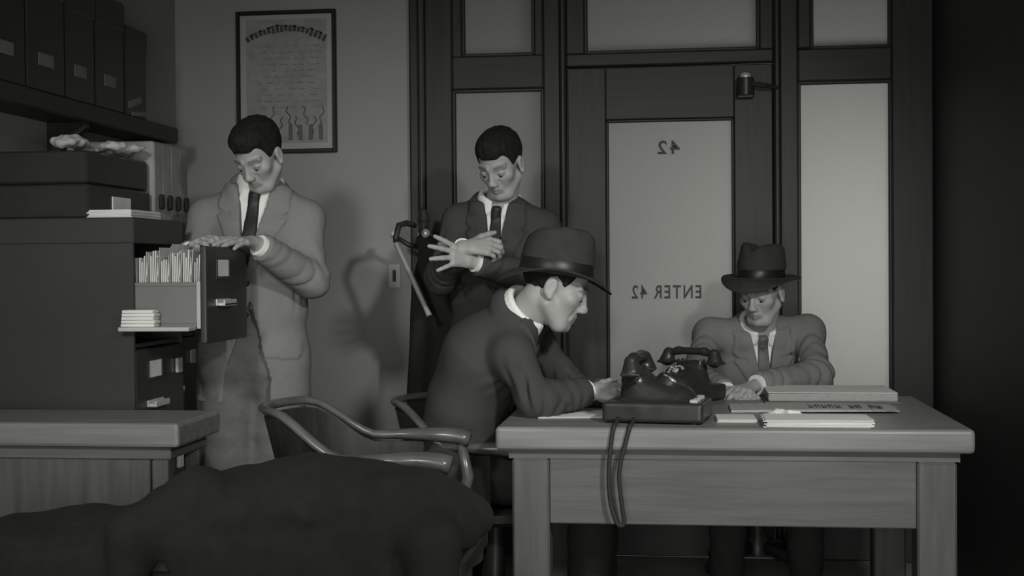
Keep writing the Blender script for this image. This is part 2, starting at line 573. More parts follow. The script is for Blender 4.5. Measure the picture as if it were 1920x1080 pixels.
class Sculpt:
    def __init__(s):
        s.ops = []

    def _add(s, f, lo, hi, op, k):
        s.ops.append((f, np.asarray(lo, float), np.asarray(hi, float), op, k))
        return s

    def cone(s, a, b, ra, rb=None, k=0.02, op='u'):
        rb = ra if rb is None else rb
        a, b = np.asarray(a, float), np.asarray(b, float)
        ba = b - a
        L = max(ba @ ba, 1e-9)

        def f(x, y, z):
            px, py, pz = x - a[0], y - a[1], z - a[2]
            t = np.clip((px * ba[0] + py * ba[1] + pz * ba[2]) / L, 0, 1)
            return np.sqrt((px - t * ba[0]) ** 2 + (py - t * ba[1]) ** 2 + (pz - t * ba[2]) ** 2) - (ra + (rb - ra) * t)
        r = max(ra, rb)
        return s._add(f, np.minimum(a, b) - r, np.maximum(a, b) + r, op, k)

    def chain(s, pts, rad, k=0.02, op='u'):
        for i in range(len(pts) - 1):
            s.cone(pts[i], pts[i + 1], rad[i], rad[i + 1], k, op)
        return s

    def ecap(s, a, b, side, wa, da, wb, db, k=0.03, op='u'):
        """tapered capsule of elliptical section: half width w along side, d across"""
        a, b = np.asarray(a, float), np.asarray(b, float)
        ax = nrm(b - a)
        sd = nrm(np.asarray(side, float) - ax * (np.asarray(side, float) @ ax))
        fd = np.cross(ax, sd)
        L = np.linalg.norm(b - a)

        def f(x, y, z):
            px, py, pz = x - a[0], y - a[1], z - a[2]
            h = px * ax[0] + py * ax[1] + pz * ax[2]
            t = np.clip(h / L, 0, 1)
            e = h - t * L
            w = wa + (wb - wa) * t
            d = da + (db - da) * t
            u = px * sd[0] + py * sd[1] + pz * sd[2]
            v = px * fd[0] + py * fd[1] + pz * fd[2]
            m = np.minimum(w, d)
            k0 = np.sqrt((u / w) ** 2 + (v / d) ** 2 + (e / m) ** 2)
            k1 = np.sqrt((u / w ** 2) ** 2 + (v / d ** 2) ** 2 + (e / m ** 2) ** 2) + 1e-9
            return k0 * (k0 - 1) / k1
        r = max(wa, da, wb, db)
        return s._add(f, np.minimum(a, b) - r, np.maximum(a, b) + r, op, k)

    def ell(s, c, r, R=np.eye(3), k=0.02, op='u'):
        c, r = np.asarray(c, float), np.asarray(r, float)

        def f(x, y, z):
            px, py, pz = x - c[0], y - c[1], z - c[2]
            q = [(px * R[i][0] + py * R[i][1] + pz * R[i][2]) for i in range(3)]
            k0 = np.sqrt(sum((q[i] / r[i]) ** 2 for i in range(3)))
            k1 = np.sqrt(sum((q[i] / r[i] ** 2) ** 2 for i in range(3))) + 1e-9
            return k0 * (k0 - 1) / k1
        m = r.max()
        return s._add(f, c - m, c + m, op, k)

    def rbox(s, c, half, R=np.eye(3), rad=0.01, k=0.01, op='u'):
        c, half = np.asarray(c, float), np.asarray(half, float)

        def f(x, y, z):
            px, py, pz = x - c[0], y - c[1], z - c[2]
            q = [np.abs(px * R[i][0] + py * R[i][1] + pz * R[i][2]) - (half[i] - rad) for i in range(3)]
            return np.sqrt(sum(np.maximum(t, 0) ** 2 for t in q)) + np.minimum(np.maximum(np.maximum(q[0], q[1]), q[2]), 0) - rad
        m = np.linalg.norm(half)
        return s._add(f, c - m, c + m, op, k)

    def warp(s, f, lo=None, hi=None):
        """f(x, y, z, v) -> new v on the whole grid"""
        s.ops.append((f, None, None, 'w', 0))
        return s

    def field(s, h, box=None):
        if box is None:
            los = [o[1] for o in s.ops if o[3] == 'u']
            his = [o[2] for o in s.ops if o[3] == 'u']
            box = (np.min(los, 0) - 3 * h - 0.012, np.max(his, 0) + 3 * h + 0.012)
        lo, hi = box
        n = np.ceil((hi - lo) / h).astype(int) + 1
        ax = [(lo[i] + h * np.arange(n[i])).astype(np.float32) for i in range(3)]
        v = np.full(n, 0.15, np.float32)
        for f, a, b, op, k in s.ops:
            if op == 'w':
                v = f(ax[0][:, None, None], ax[1][None, :, None], ax[2][None, None, :], v).astype(np.float32)
                continue
            m = k + 0.03
            i0 = np.clip(np.floor((a - m - lo) / h).astype(int), 0, n)
            i1 = np.clip(np.ceil((b + m - lo) / h).astype(int) + 1, 0, n)
            if np.any(i1 <= i0):
                continue
            sl = tuple(slice(i0[i], i1[i]) for i in range(3))
            d = f(ax[0][sl[0]][:, None, None], ax[1][sl[1]][None, :, None], ax[2][sl[2]][None, None, :])
            v[sl] = smin(v[sl], d, k) if op == 'u' else smax(v[sl], -d, k)
        return v, lo, h

    def mesh(s, name, h, box=None):
        v, lo, h = s.field(h, box)
        return nets(name, v, lo, h)


def nets(name, v, lo, h):
    """surface nets"""
    v[0], v[-1], v[:, 0], v[:, -1], v[:, :, 0], v[:, :, -1] = .05, .05, .05, .05, .05, .05
    ins = v < 0
    cnt = np.zeros(np.array(v.shape) - 1, np.int8)
    offs = [(i, j, k) for i in (0, 1) for j in (0, 1) for k in (0, 1)]
    nx, ny, nz = cnt.shape
    for i, j, k in offs:
        cnt += ins[i:i + nx, j:j + ny, k:k + nz]
    act = np.argwhere((cnt > 0) & (cnt < 8))
    vals = np.stack([v[act[:, 0] + i, act[:, 1] + j, act[:, 2] + k] for i, j, k in offs], 1)
    acc = np.zeros((len(act), 3))
    num = np.zeros(len(act))
    O = np.array(offs, float)
    for a in range(8):
        for b in range(a + 1, 8):
            if np.abs(O[a] - O[b]).sum() == 1:
                m = (vals[:, a] < 0) != (vals[:, b] < 0)
                t = np.where(m, vals[:, a] / np.where(m, vals[:, a] - vals[:, b], 1), 0)
                acc += m[:, None] * (O[a] + t[:, None] * (O[b] - O[a]))
                num += m
    co = np.asarray(lo) + h * (act + acc / num[:, None])
    idx = np.full(cnt.shape, -1, np.int64)
    idx[act[:, 0], act[:, 1], act[:, 2]] = np.arange(len(act))
    quads = []
    for axis in range(3):
        sl0 = [slice(None)] * 3
        sl1 = [slice(None)] * 3
        sl0[axis], sl1[axis] = slice(0, -1), slice(1, None)
        A, B = ins[tuple(sl0)], ins[tuple(sl1)]
        e = np.argwhere(A != B)
        u, w = [(1, 2), (2, 0), (0, 1)][axis]
        ok = (e[:, u] > 0) & (e[:, w] > 0) & (e[:, u] < v.shape[u] - 1) & (e[:, w] < v.shape[w] - 1)
        e = e[ok]
        fl = A[e[:, 0], e[:, 1], e[:, 2]]

        def g(du, dw):
            q = e.copy()
            q[:, u] += du
            q[:, w] += dw
            return idx[q[:, 0], q[:, 1], q[:, 2]]
        q = np.stack([g(-1, -1), g(0, -1), g(0, 0), g(-1, 0)], 1)
        q[~fl] = q[~fl][:, ::-1]
        quads.append(q)
    quads = np.concatenate(quads)
    quads = quads[(quads >= 0).all(1)]
    me = bpy.data.meshes.new(name)
    me.vertices.add(len(co))
    me.vertices.foreach_set('co', co.astype(np.float32).ravel())
    me.loops.add(len(quads) * 4)
    me.loops.foreach_set('vertex_index', quads.ravel().astype(np.int32))
    me.polygons.add(len(quads))
    me.polygons.foreach_set('loop_start', np.arange(0, len(quads) * 4, 4, dtype=np.int32))
    me.update(calc_edges=True)
    me.validate()
    return me


def tones(me, fn):
    """per-vertex albedo factor (brows, lips, lashes)"""
    co = np.empty(len(me.vertices) * 3, np.float32)
    me.vertices.foreach_get('co', co)
    t = fn(co.reshape(-1, 3))
    a = me.color_attributes.new('tone', 'FLOAT_COLOR', 'POINT')
    c = np.ones((len(t), 4), np.float32)
    c[:, :3] = t[:, None]
    a.data.foreach_set('color', c.ravel())
# ------------------------------------------------------------------ filing cabinets on the left
def cabinet(name, label, y0, y1, xf, h, open_top):
    t = thing(name, label, 'cabinet', ((xf + XL) / 2, (y0 + y1) / 2, 0))
    xb = XL + 0.006
    b = MB()
    b.box((xb, y0, 0.03), (xf, y0 + .012, h - .06)).box((xb, y1 - .012, .03), (xf, y1, h - .06))
    b.box((xb, y0 + .012, .03), (xb + .012, y1 - .012, h)).box((xb + .012, y0 + .012, .03), (xf, y1 - .012, .06))
    for z in (0.365, 0.672, 0.978):
        b.box((xb + .012, y0 + .012, z), (xf - .004, y1 - .012, z + .012))
    b.build('body', STEEL, t)
    MB().box((xb - .002, y0 - .003, h - .078), (xf + .004, y1 + .003, h), .004).build('top_panel', STEEL, t)
    MB().box((xb + .03, y0 + .02, 0), (xf - .03, y1 - .02, .03)).build('plinth', INK, t)
    for i, z0 in enumerate((0.07, 0.38, 0.685, 0.99)):
        z1 = z0 + .288
        op = open_top and i == 3
        xo = (-1.365 if op else xf + .002)
        d = MB().box((xo - .02, y0 + .008, z0), (xo, y1 - .008, z1), .006, seg=2).build('drawer', STEEL, t, label='pulled out drawer' if op else None)
        yc = y0 + .15
        zc = z0 + .222
        lb = MB()
        for lo, hi in (((yc - .06, zc - .028), (yc - .052, zc + .028)), ((yc + .052, zc - .028), (yc + .06, zc + .028)), ((yc - .06, zc - .032), (yc + .06, zc - .025))):
            lb.box((xo, lo[0], lo[1]), (xo + .005, hi[0], hi[1]), .001)
        lb.build('label_holder', BLACK, d)
        MB().box((xo + .0005, yc - .05, zc - .024), (xo + .002, yc + .05, zc + .026)).build('label_card', mat('label_card', 0.85, 0.6), d, label='blank pale label card')
        hb = MB().box((xo, yc - .062, zc - .112), (xo + .004, yc + .062, zc - .092), .001)
        hb.box((xo + .003, yc - .055, zc - .113), (xo + .026, yc + .055, zc - .103), .003).box((xo + .02, yc - .055, zc - .113), (xo + .026, yc + .055, zc - .094), .002)
        hb.build('pull', NICKEL, d, label='bright metal pull')
        if not op:
            MB().box((xo, y1 - .075, zc - .026), (xo + .012, y1 - .035, zc + .022), .003).build('latch', NICKEL, d, label='bright thumb latch')
        if op:
            s = MB()
            s.box((xf - .25, y0 + .016, 1.050), (xo - .02, y0 + .022, 1.168), .001)
            s.box((xf - .25, y0 + .014, 1.160), (xo - .02, y0 + .028, 1.172), .001)
            s.build('side_panel', STEELIN, d, label='pale steel side of the open drawer')
            MB().box((xf - .25, y1 - .022, 1.05), (xo - .02, y1 - .016, 1.168)).build('side_panel', STEELIN, d)
            MB().box((xf - .25, y0 + .016, 1.042), (xo - .02, y1 - .016, 1.05)).build('drawer_bottom', STEELIN, d)
            MB().box((xo - .032, y0 + .012, 1.035), (xo - .02, y0 + .03, 1.175), .001).build('flange', mat('pale_steel_edge', 0.45, 0.4), d)  # paler steel tone, shared with the runner
            MB().box((xf - .03, y0 - .045, 1.030), (xo - .035, y0 + .016, 1.042), .002).build('runner', mat('pale_steel_edge', 0.45), d, label='bright drawer runner')
    return t


cabinet('filing_cabinet', 'dark steel filing cabinet with its top drawer pulled out full of folders', 3.76, 4.15, -1.585, 1.365, True)
cabinet('filing_cabinet', 'dark steel filing cabinet set back behind the open drawer, all drawers shut', 4.165, 4.555, -1.69, 1.365, False)

random.seed(11)
ordn = ['first', 'second', 'third', 'fourth', 'fifth', 'sixth']
for i in range(6):
    x = -1.412 - i * 0.034
    t = thing('file_folder', '%s bulging manila folder counted from the front of the open drawer' % ordn[i], 'folder', (x, 3.955, 1.05), 'folders in the open drawer')
    zt = 1.245 + random.uniform(0, .03)
    lean = .003
    for s in (0, 1):
        b = MB()
        w = .020 * (1 - s) + .003
        poly = [(3.80, 1.052), (4.115, 1.052), (4.115, zt - .012 * s), (4.02, zt - .012 * s), (4.0, zt + .012 - .03 * s), (3.90, zt + .012 - .03 * s), (3.885, zt - .012 * s), (3.80, zt - .012 * s)]
        ln = lean + (.012 if s == 0 else -.006)
        M = Matrix(((0, ln / .2, 1, x + .012 - .022 * s - ln * 1.05 / .2), (1, 0, 0, 0), (0, 1, 0, 0), (0, 0, 0, 1)))
        b.prism(poly, .0015, M)
        b.build('cover', CARD, t)
    b = MB()
    for q in range(4):
        ln = lean + .003 * q
        M = Matrix(((0, ln / .2, 1, x - .006 + .0042 * q - ln * 1.05 / .2), (1, 0, 0, 0), (0, 1, 0, 0), (0, 0, 0, 1)))
        b.prism([(3.808, 1.053), (4.105, 1.053), (4.105, zt - random.uniform(.0, .02)), (3.808, zt - random.uniform(.0, .03))], .003, M)
    b.build('papers', PAPER, t)
b = MB()
for q in range(5):
    b.box((-1.61 + .002 * q, 3.722 - .002 * q, 1.0425 + .010 * q), (-1.508 + .003 * (q % 2), 3.766, 1.0522 + .010 * q), .002)
tag(base_mesh(b.build('paper_packet', PAPER, smooth='auto')), 'thick wad of white paper lying on the runner under the open drawer', 'paper')

# things on the cabinets and on the shelf above
t = thing('card_index_box', 'pale card index box with four small dark pulls on the cabinets', 'box', (-1.88, 4.487, 1.365))
MB().box((-2.06, 4.333, 1.366), (-1.75, 4.642, 1.645), .006).build('body', mat('pale_steel', 0.33, 0.5), t)
for i in range(4):
    yc = 4.372 + i * .077
    d = MB().box((-1.75, yc - .0384, 1.376), (-1.747, yc + .0384, 1.638), .002).build('drawer', mat('pale_steel', 0.33), t)
    MB().box((-1.744, yc - .013, 1.415), (-1.73, yc + .013, 1.466), .005).build('pull', INK, d, label='black pull')
t = thing('box_file', 'black box file lying under crumpled paper at the left edge', 'box', (-1.92, 4.10, 1.365))
MB().box((-2.10, 3.83, 1.366), (-1.752, 4.305, 1.47), .006).box((-2.10, 3.835, 1.472), (-1.758, 4.30, 1.572), .006).build('body', BLACK, t)
MB().box((-1.753, 4.0, 1.395), (-1.749, 4.14, 1.44), .001).build('label_card', mat('label_card', 0.6), t)
S = Sculpt()
random.seed(3)
for i in range(9):
    c = (-1.85 + random.uniform(-.06, .08), 4.09 + .16 * random.uniform(-1, 1), 1.592 + random.uniform(0, .02))
    S.ell(c, (random.uniform(.03, .06), random.uniform(.02, .05), random.uniform(.012, .02)), frame((random.uniform(-1, 1), 1, random.uniform(-.4, .4))), .006)
S.warp(lambda x, y, z, v: np.maximum(v + .004 * np.sin(130 * x + 40 * z) * np.sin(110 * y + 60 * z), 1.5725 - z))
o = link('crumpled_paper', S.mesh('crumpled_paper', .005), PAPER2)
tag(base_mesh(o), 'crumpled pale paper on top of the black box file', 'paper')
b = MB()
for q in range(6):
    b.box((-1.74 + .004 * (q % 3), 3.79, 1.3655 + .004 * q), (-1.60 - .003 * (q % 2), 4.02 - .005 * (q % 2), 1.369 + .004 * q))
tag(base_mesh(b.build('paper_stack', PAPER)), 'thin stack of white sheets on the front of the filing cabinet top', 'paper')

t = thing('wall_shelf', 'long dark wooden shelf on the left wall above the cabinets', 'shelf', (-2.06, 4.3, 1.713))
MB().box((XL + .001, 3.2, 1.715), (-1.98, 5.165, 1.777), .006).build('board', mat('dark_shelf_wood', 0.04, 0.5, 0.2, 5, wood=1), t)
for y in (3.5, 4.35, 5.05):
    MB().prism([(0, 0), (0, -.12), (.02, -.12), (.14, -.02), (.14, 0)], .03, Matrix(((1, 0, 0, XL + .001), (0, 0, 1, y), (0, 1, 0, 1.7155), (0, 0, 0, 1)))).build('bracket', TRIM, t)
random.seed(8)
y = 4.872
names = ['farthest dark archive box on the wall shelf, pale strip across its face', 'second dark archive box from the far end of the wall shelf', 'third dark archive box from the far end of the wall shelf',
         'fourth dark archive box from the far end of the wall shelf', 'fifth dark archive box from the far end of the wall shelf']
for i in range(5):
    w = (.20, .24, .22, .26, .25)[i]
    h = (.33, .40, .40, .42, .42)[i]
    t = thing('archive_box', names[i], 'box', (-2.06, y - w / 2, 1.777), 'archive boxes on the wall shelf')
    MB().box((-2.13, y - w + .006, 1.778), (-1.992, y, 1.777 + h * .78), .004).build('body', BLACK, t)
    MB().box((-2.132, y - w + .003, 1.778 + h * .74), (-1.987, y + .003, 1.777 + h), .004).build('lid', BLACK, t)
    sb = MB()
    if i == 0:
        sb.box((-1.9925, y - .17, 1.82), (-1.990, y - .05, 1.845), rot=Matrix.Rotation(.28, 3, 'X'))
        sb.box((-1.9925, y - .14, 1.785), (-1.990, y - .01, 1.80), rot=Matrix.Rotation(.1, 3, 'X'))
    else:
        sb.box((-1.9925, y - w * .7, 1.86), (-1.990, y - w * .3, 1.90))
    sb.build('label_card', mat('dull_label', 0.2, 0.7), t)
    y -= w + .008

# ------------------------------------------------------------------ small table at the left edge
t = thing('side_table', 'light oak side table at the left edge in front of the filing cabinet', 'table', (-1.70, 3.56, 0))
MB().box((-2.10, 3.40, .735), (-1.314, 3.735, .800), .010, seg=2).build('tabletop', DESKX, t)
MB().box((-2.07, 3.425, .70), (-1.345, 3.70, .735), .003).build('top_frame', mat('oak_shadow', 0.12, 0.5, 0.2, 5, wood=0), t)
for x in (-1.395, -2.07):
    for y in (3.415, 3.65):
        MB().box((x, y, 0), (x + .045, y + .05, .70), .004).build('leg', DESKZ, t)
MB().box((-2.02, 3.43, .10), (-1.405, 3.445, .70), .003).build('side_panel', DESKZ, t)

# ------------------------------------------------------------------ the desk
DX0, DX1, DY0, DY1, DZ = -0.507, 0.80, 3.709, 4.660, 0.760
t = thing('office_desk', 'light oak office desk with square legs in the right foreground', 'desk', ((DX0 + DX1) / 2, (DY0 + DY1) / 2, 0))
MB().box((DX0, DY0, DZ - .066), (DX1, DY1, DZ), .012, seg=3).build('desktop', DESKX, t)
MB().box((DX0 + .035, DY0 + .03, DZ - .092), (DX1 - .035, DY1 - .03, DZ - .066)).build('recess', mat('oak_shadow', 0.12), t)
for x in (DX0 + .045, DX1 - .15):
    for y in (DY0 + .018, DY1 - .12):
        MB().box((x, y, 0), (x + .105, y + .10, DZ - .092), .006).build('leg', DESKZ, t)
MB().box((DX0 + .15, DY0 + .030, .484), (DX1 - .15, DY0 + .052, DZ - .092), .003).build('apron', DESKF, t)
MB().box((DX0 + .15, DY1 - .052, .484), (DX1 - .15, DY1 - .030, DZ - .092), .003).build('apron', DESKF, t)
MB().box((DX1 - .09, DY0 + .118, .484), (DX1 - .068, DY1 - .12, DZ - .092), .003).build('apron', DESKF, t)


def sheets(name, label, cat, x0, y0, x1, y1, z, n, th, m, rz=0.0, jit=.004, group=None):
    b = MB()
    R = Matrix.Rotation(rz, 3, 'Z')
    for q in range(n):
        jx, jy = random.uniform(-jit, jit), random.uniform(-jit, jit)
        b.box((x0 + jx, y0 + jy, z + th * q), (x1 + jx, y1 + jy, z + th * (q + .82)), rot=R)
    return tag(base_mesh(b.build(name, m)), label, cat, group)


random.seed(21)
# ledger at the back right, newspaper, letters
t = thing('ledger', 'thick open ledger lying at the back right of the desk', 'book', (.50, 4.515, DZ))
MB().box((.285, 4.375, DZ + .0005), (.715, 4.655, DZ + .006), .002).build('cover', mat('grey_cloth', 0.16), t)
MB().box((.295, 4.38, DZ + .006), (.705, 4.65, DZ + .034), .006, seg=2).build('page_block', mat('page_edges', 0.36, 0.8, 0.2, 60, wood=0), t)
MB().box((.294, 4.378, DZ + .0342), (.703, 4.652, DZ + .0362)).build('open_page', PAPER, t)
b = MB()
pts = []
for i in range(12):
    u = i / 11
    b.box((.165 + .50 * i / 12, 4.10, DZ + .001 + .0005 * i), (.165 + .50 * (i + 1) / 12, 4.305, DZ + .008 + .003 * math.sin(u * PI)))
news = tag(base_mesh(b.build('newspaper', mat('newsprint', 0.43, 0.8, 0.06, 30))), 'folded newspaper with a faint headline lying across the desk', 'newspaper')
b = MB()
for i in range(11):
    if i in (5, 8):
        continue
    x = .405 + i * .0205
    b.box((x, 4.150, DZ + .0118), (x + .004, 4.235, DZ + .0124)).box((x + .010, 4.155, DZ + .0118), (x + .0135, 4.228, DZ + .0124)).box((x, 4.15 + .07 * (i % 2), DZ + .0118), (x + .013, 4.168 + .07 * (i % 2), DZ + .0124))
b.build('headline', mat('faded_ink', 0.16, 0.8), news, kind='stuff')
sheets('letter', 'white letter sheets beside the base of the black telephone', 'paper', .115, 3.84, .225, 3.985, DZ + .0005, 5, .0018, PAPER, .02)
sheets('document', 'stack of white forms nearest the front edge of the desk', 'paper', .245, 3.735, .535, 3.90, DZ + .0005, 8, .0026, PAPER, -.015, .006)
sheets('document', 'loose curled sheet lying between the newspaper and the white forms', 'paper', .30, 3.905, .56, 4.015, DZ + .0005, 3, .002, PAPER2, .03)
sheets('writing_paper', 'sheets of paper under the hand of the man at the desk end', 'paper', -.42, 3.93, -.20, 4.16, DZ + .0005, 3, .0015, PAPER, .12, .003)
S = Sculpt()
for i in range(7):
    a = i * .9
    S.ell((.275 + .012 * i, 3.93 + .012 * math.sin(a), DZ + .013 + .004 * (i % 3)), (.022, .018, .009), frame((math.cos(a), math.sin(a), .5 * math.sin(a * 2))), .004)
S.warp(lambda x, y, z, v: np.maximum(v + .002 * np.sin(200 * x) * np.sin(170 * y), DZ + .0062 - z))
tag(base_mesh(link('crumpled_note', S.mesh('crumpled_note', .003), PAPER, smooth=True)), 'crumpled white note between the letters and the forms on the desk', 'paper')


# ------------------------------------------------------------------ black telephones
def telephone(label, ox, oy, rz, sc, cord):
    """wedge-bodied desk telephone; local x = towards the dial side"""
    t = thing('telephone', label, 'telephone', (ox, oy, DZ))
    S = Sculpt()
    S.rbox((0, 0, .0385), (.150, .105, .034), rad=.012, k=.004)
    prof = [(-.085, .075, .075, .098), (-.075, .075, .135, .07), (-.055, .0, .165, .05)]
    S.ecap((-.045, 0, .06), (-.062, 0, .135), (0, 1, 0), .095, .082, .066, .048, .02)
    S.ecap((.03, 0, .055), (-.045, 0, .125), (0, 1, 0), .09, .09, .062, .04, .02)
    S.ecap((-.06, .05, .15), (-.06, .05, .178), (1, 0, 0), .022, .012, .020, .010, .012)      # cradle horns
    S.ecap((-.06, -.05, .15), (-.06, -.05, .178), (1, 0, 0), .022, .012, .020, .010, .012)
    S.ell((-.06, 0, .181), (.012, .075, .020), k=.01, op='s')
    S.warp(lambda x, y, z, v: np.maximum(v, .005 - z))
    Rz = Matrix.Rotation(rz, 4, 'Z') @ Matrix.Diagonal((sc, sc, sc * .87, 1))
    me = S.mesh('body', .0035)
    me.transform(Rz)

    def loc(o):
        o.parent = t
        return o

    def bld(mb, name, m, label=None, parent=t):
        bmesh.ops.transform(mb.bm, matrix=Rz, verts=mb.bm.verts[:])
        bmesh.ops.transform(mb.bm, matrix=Matrix.Translation(t.location), verts=mb.bm.verts[:])
        return mb.build(name, m, parent, smooth='auto', label=label)
    me.transform(Matrix.Translation(t.location))
    link('body', me, BLACK, t, smooth=True)
    for q in ((-.12, -.08), (.12, -.08), (-.12, .08), (.12, .08)):
        bld(MB().cyl((q[0], q[1], .0005), (q[0], q[1], .008), .012), 'foot', LEATHER)
    n = nrm((.62, 0, .78))
    cen = np.array((.040, 0, .135))
    q = Vector(n).to_track_quat('Z', 'Y').to_matrix()
    dl = bld(MB().lathe([(0, .004), (.034, .004), (.038, .009), (.042, .009), (.044, 0), (.044, -.02), (0, -.02)], cen, 24, q), 'dial', BLACK)
    for i in range(10):
        a = .5 + i * .5
        c = cen + np.array(q @ Vector((.029 * math.cos(a), .029 * math.sin(a), .0045)))
        bld(MB().lathe([(0, .0008), (.0058, .0008), (.0062, 0), (0, -.002)], c, 10, q), 'finger_hole', mat('dial_white', 0.5, 0.5), label='pale number spot', parent=dl)
    bld(MB().lathe([(0, .007), (.012, .006), (.014, .002), (0, 0)], cen + n * .004, 16, q), 'dial_centre', NICKEL, parent=dl, label='bright centre cap')
    for i in range(4):
        c = np.array((.118, -.066 + .044 * i, .073))
        bld(MB().box(c - (.012, .014, .004), c + (.012, .014, .009), .003), 'key', mat('dial_white', 0.5), label='pale square key')
    # handset across the horns
    hs = Sculpt()
    hs.chain([(-.06, -.105, .205), (-.06, -.06, .219), (-.06, .06, .219), (-.06, .105, .205)], [.015, .0165, .0165, .015], .012)
    for s in (-1, 1):
        hs.cone((-.06, s * .108, .212), (-.057, s * .112, .178), .020, .030, .01)
        hs.rbox((-.057, s * .113, .168), (.031, .031, .006), rad=.006, k=.008)
    me = hs.mesh('handset', .0035)
    me.transform(Rz)
    me.transform(Matrix.Translation(t.location))
    link('handset', me, BLACK, t, smooth=True)
    return t


PHONE = telephone('large black desk telephone at the front edge of the desk, cord hanging down', -.053, 3.890, -.16, .97, True)
telephone('second black telephone standing behind and right of the front one', 0.02, 4.45, -2.2, .86, False)
b = MB()


def spline(P, n=10):
    P = np.array(P, float)
    out = []
    for i in range(len(P) - 1):
        p0, p1, p2, p3 = P[max(i - 1, 0)], P[i], P[i + 1], P[min(i + 2, len(P) - 1)]
        for k in range(n):
            u = k / n
            out.append(.5 * ((2 * p1) + (-p0 + p2) * u + (2 * p0 - 5 * p1 + 4 * p2 - p3) * u * u + (-p0 + 3 * p1 - 3 * p2 + p3) * u ** 3))
    out.append(P[-1])
    return out


b.tube(spline([(-.165, 3.80, .775), (-.170, 3.74, .766), (-.172, 3.700, .764), (-.180, 3.694, .72), (-.187, 3.695, .64), (-.184, 3.70, .56), (-.168, 3.70, .50), (-.155, 3.70, .488),
               (-.146, 3.70, .50), (-.152, 3.697, .55), (-.158, 3.694, .64), (-.140, 3.694, .72), (-.128, 3.700, .764), (-.125, 3.74, .766), (-.120, 3.80, .775)]), .0062, 7)
b.build('telephone_cord', mat('braided_cord', 0.03, 0.7), PHONE, smooth=True, label='dark cord looping down over the desk front')


# ------------------------------------------------------------------ armchairs
def armchair(label, cx, cy, rz, hb, ha, r, group):
    t = thing('tub_armchair', label, 'chair', (cx, cy, 0), group)
    T = Matrix.Translation((cx, cy, 0)) @ Matrix.Rotation(rz, 4, 'Z')     # local +x = front

    def bld(mb, name, m, parent=t, **k):
        bmesh.ops.transform(mb.bm, matrix=T, verts=mb.bm.verts[:])
        return mb.build(name, m, parent, **k)

    def top(a):
        return ha + (hb - ha) * float(sstep(abs(a), 1.25, .55))

    def pt(a, z, off=0.0):
        lean = .10 * (z - .45) / .4
        R = r + lean * max(0.25, math.cos(a)) + off
        return Vector((-R * math.cos(a), -R * math.sin(a), z))
    bld(MB().lathe([(0, .405), (r - .03, .405), (r - .005, .42), (r - .005, .445), (r - .03, .458), (.08, .445), (0, .445)], n=32), 'seat', CHAIRW, smooth='auto')
    b = MB()
    N = 32
    A = [-1.75 + 3.5 * i / N for i in range(N + 1)]
    g = [[[b.bm.verts.new(pt(a, .43 + (top(a) - .02 - .43) * j / 6, o)) for j in range(7)] for a in A] for o in (0, .014)]
    for i in range(N):
        for j in range(6):
            b.bm.faces.new((g[0][i][j], g[0][i + 1][j], g[0][i + 1][j + 1], g[0][i][j + 1]))
            b.bm.faces.new((g[1][i][j], g[1][i][j + 1], g[1][i + 1][j + 1], g[1][i + 1][j]))
        for j, sgn in ((0, 1), (6, -1)):
            b.bm.faces.new((g[0][i][j], g[1][i][j], g[1][i + 1][j], g[0][i + 1][j]))
    for i in (0, N):
        for j in range(6):
            b.bm.faces.new((g[0][i][j], g[0][i][j + 1], g[1][i][j + 1], g[1][i][j]))
    bld(b, 'backrest', CHAIRW, smooth='auto')
    path = []
    f = r * .55
    path += [pt(-1.75, ha) + Vector((q, 0, -.012 * (q / f) ** 3)) for q in np.linspace(f, .03, 6)]
    path += [pt(a, top(a), .007) for a in A]
    path += [pt(1.75, ha) + Vector((q, 0, -.012 * (q / f) ** 3)) for q in np.linspace(.03, f, 6)]
    m = len(path)
    rad = [.0115 + .012 * float(sstep(min(i, m - 1 - i), 12, 2)) for i in range(m)]
    bld(MB().tube(path, rad, 10, 1.5), 'rail', RAILW, smooth=True, label='shiny top rail and arms, walnut lightened to look lit')
    for s in (-1, 1):
        e = pt(s * 1.75, ha) + Vector((f * .8, 0, -.02))
        bld(MB().tube([e, e + Vector((.02, 0, -.10)), Vector((e.x - .02, e.y * .97, .43))], [.014, .018, .016], 8), 'arm_post', RAILW, smooth=True)
    bld(MB().lathe([(0, .41), (.09, .41), (.09, .39), (.03, .37), (.03, .20), (.05, .17), (.05, .12), (0, .12)], n=16), 'pedestal', CHAIRW, smooth='auto')
    for k in range(4):
        a = PI / 4 + k * PI / 2
        dx, dy = math.cos(a), math.sin(a)
        ft = bld(MB().tube([(dx * .03, dy * .03, .15), (dx * .14, dy * .14, .135), (dx * .24, dy * .24, .075)], [.026, .022, .018], 8, .8), 'foot', CHAIRW, smooth=True)
        bld(MB().cyl((dx * .24 - dy * .009, dy * .24 + dx * .009, .0265), (dx * .24 + dy * .009, dy * .24 - dx * .009, .0265), .026).cyl((dx * .24, dy * .24, .03), (dx * .24, dy * .24, .075), .008), 'caster', BLACK, parent=ft)
    return t


armchair('empty dark wooden armchair with a shiny lightened rail beside the black overcoat', -.76, 3.545, .06, .835, .725, .245, 'wooden armchairs')
armchair('dark wooden armchair under the man leaning over the left end of the desk', -.585, 4.275, -.10, .775, .655, .235, 'wooden armchairs')
armchair('dark wooden armchair hidden behind the desk under the man who faces the camera', .30, 5.09, -PI / 2, .74, .62, .25, 'wooden armchairs')

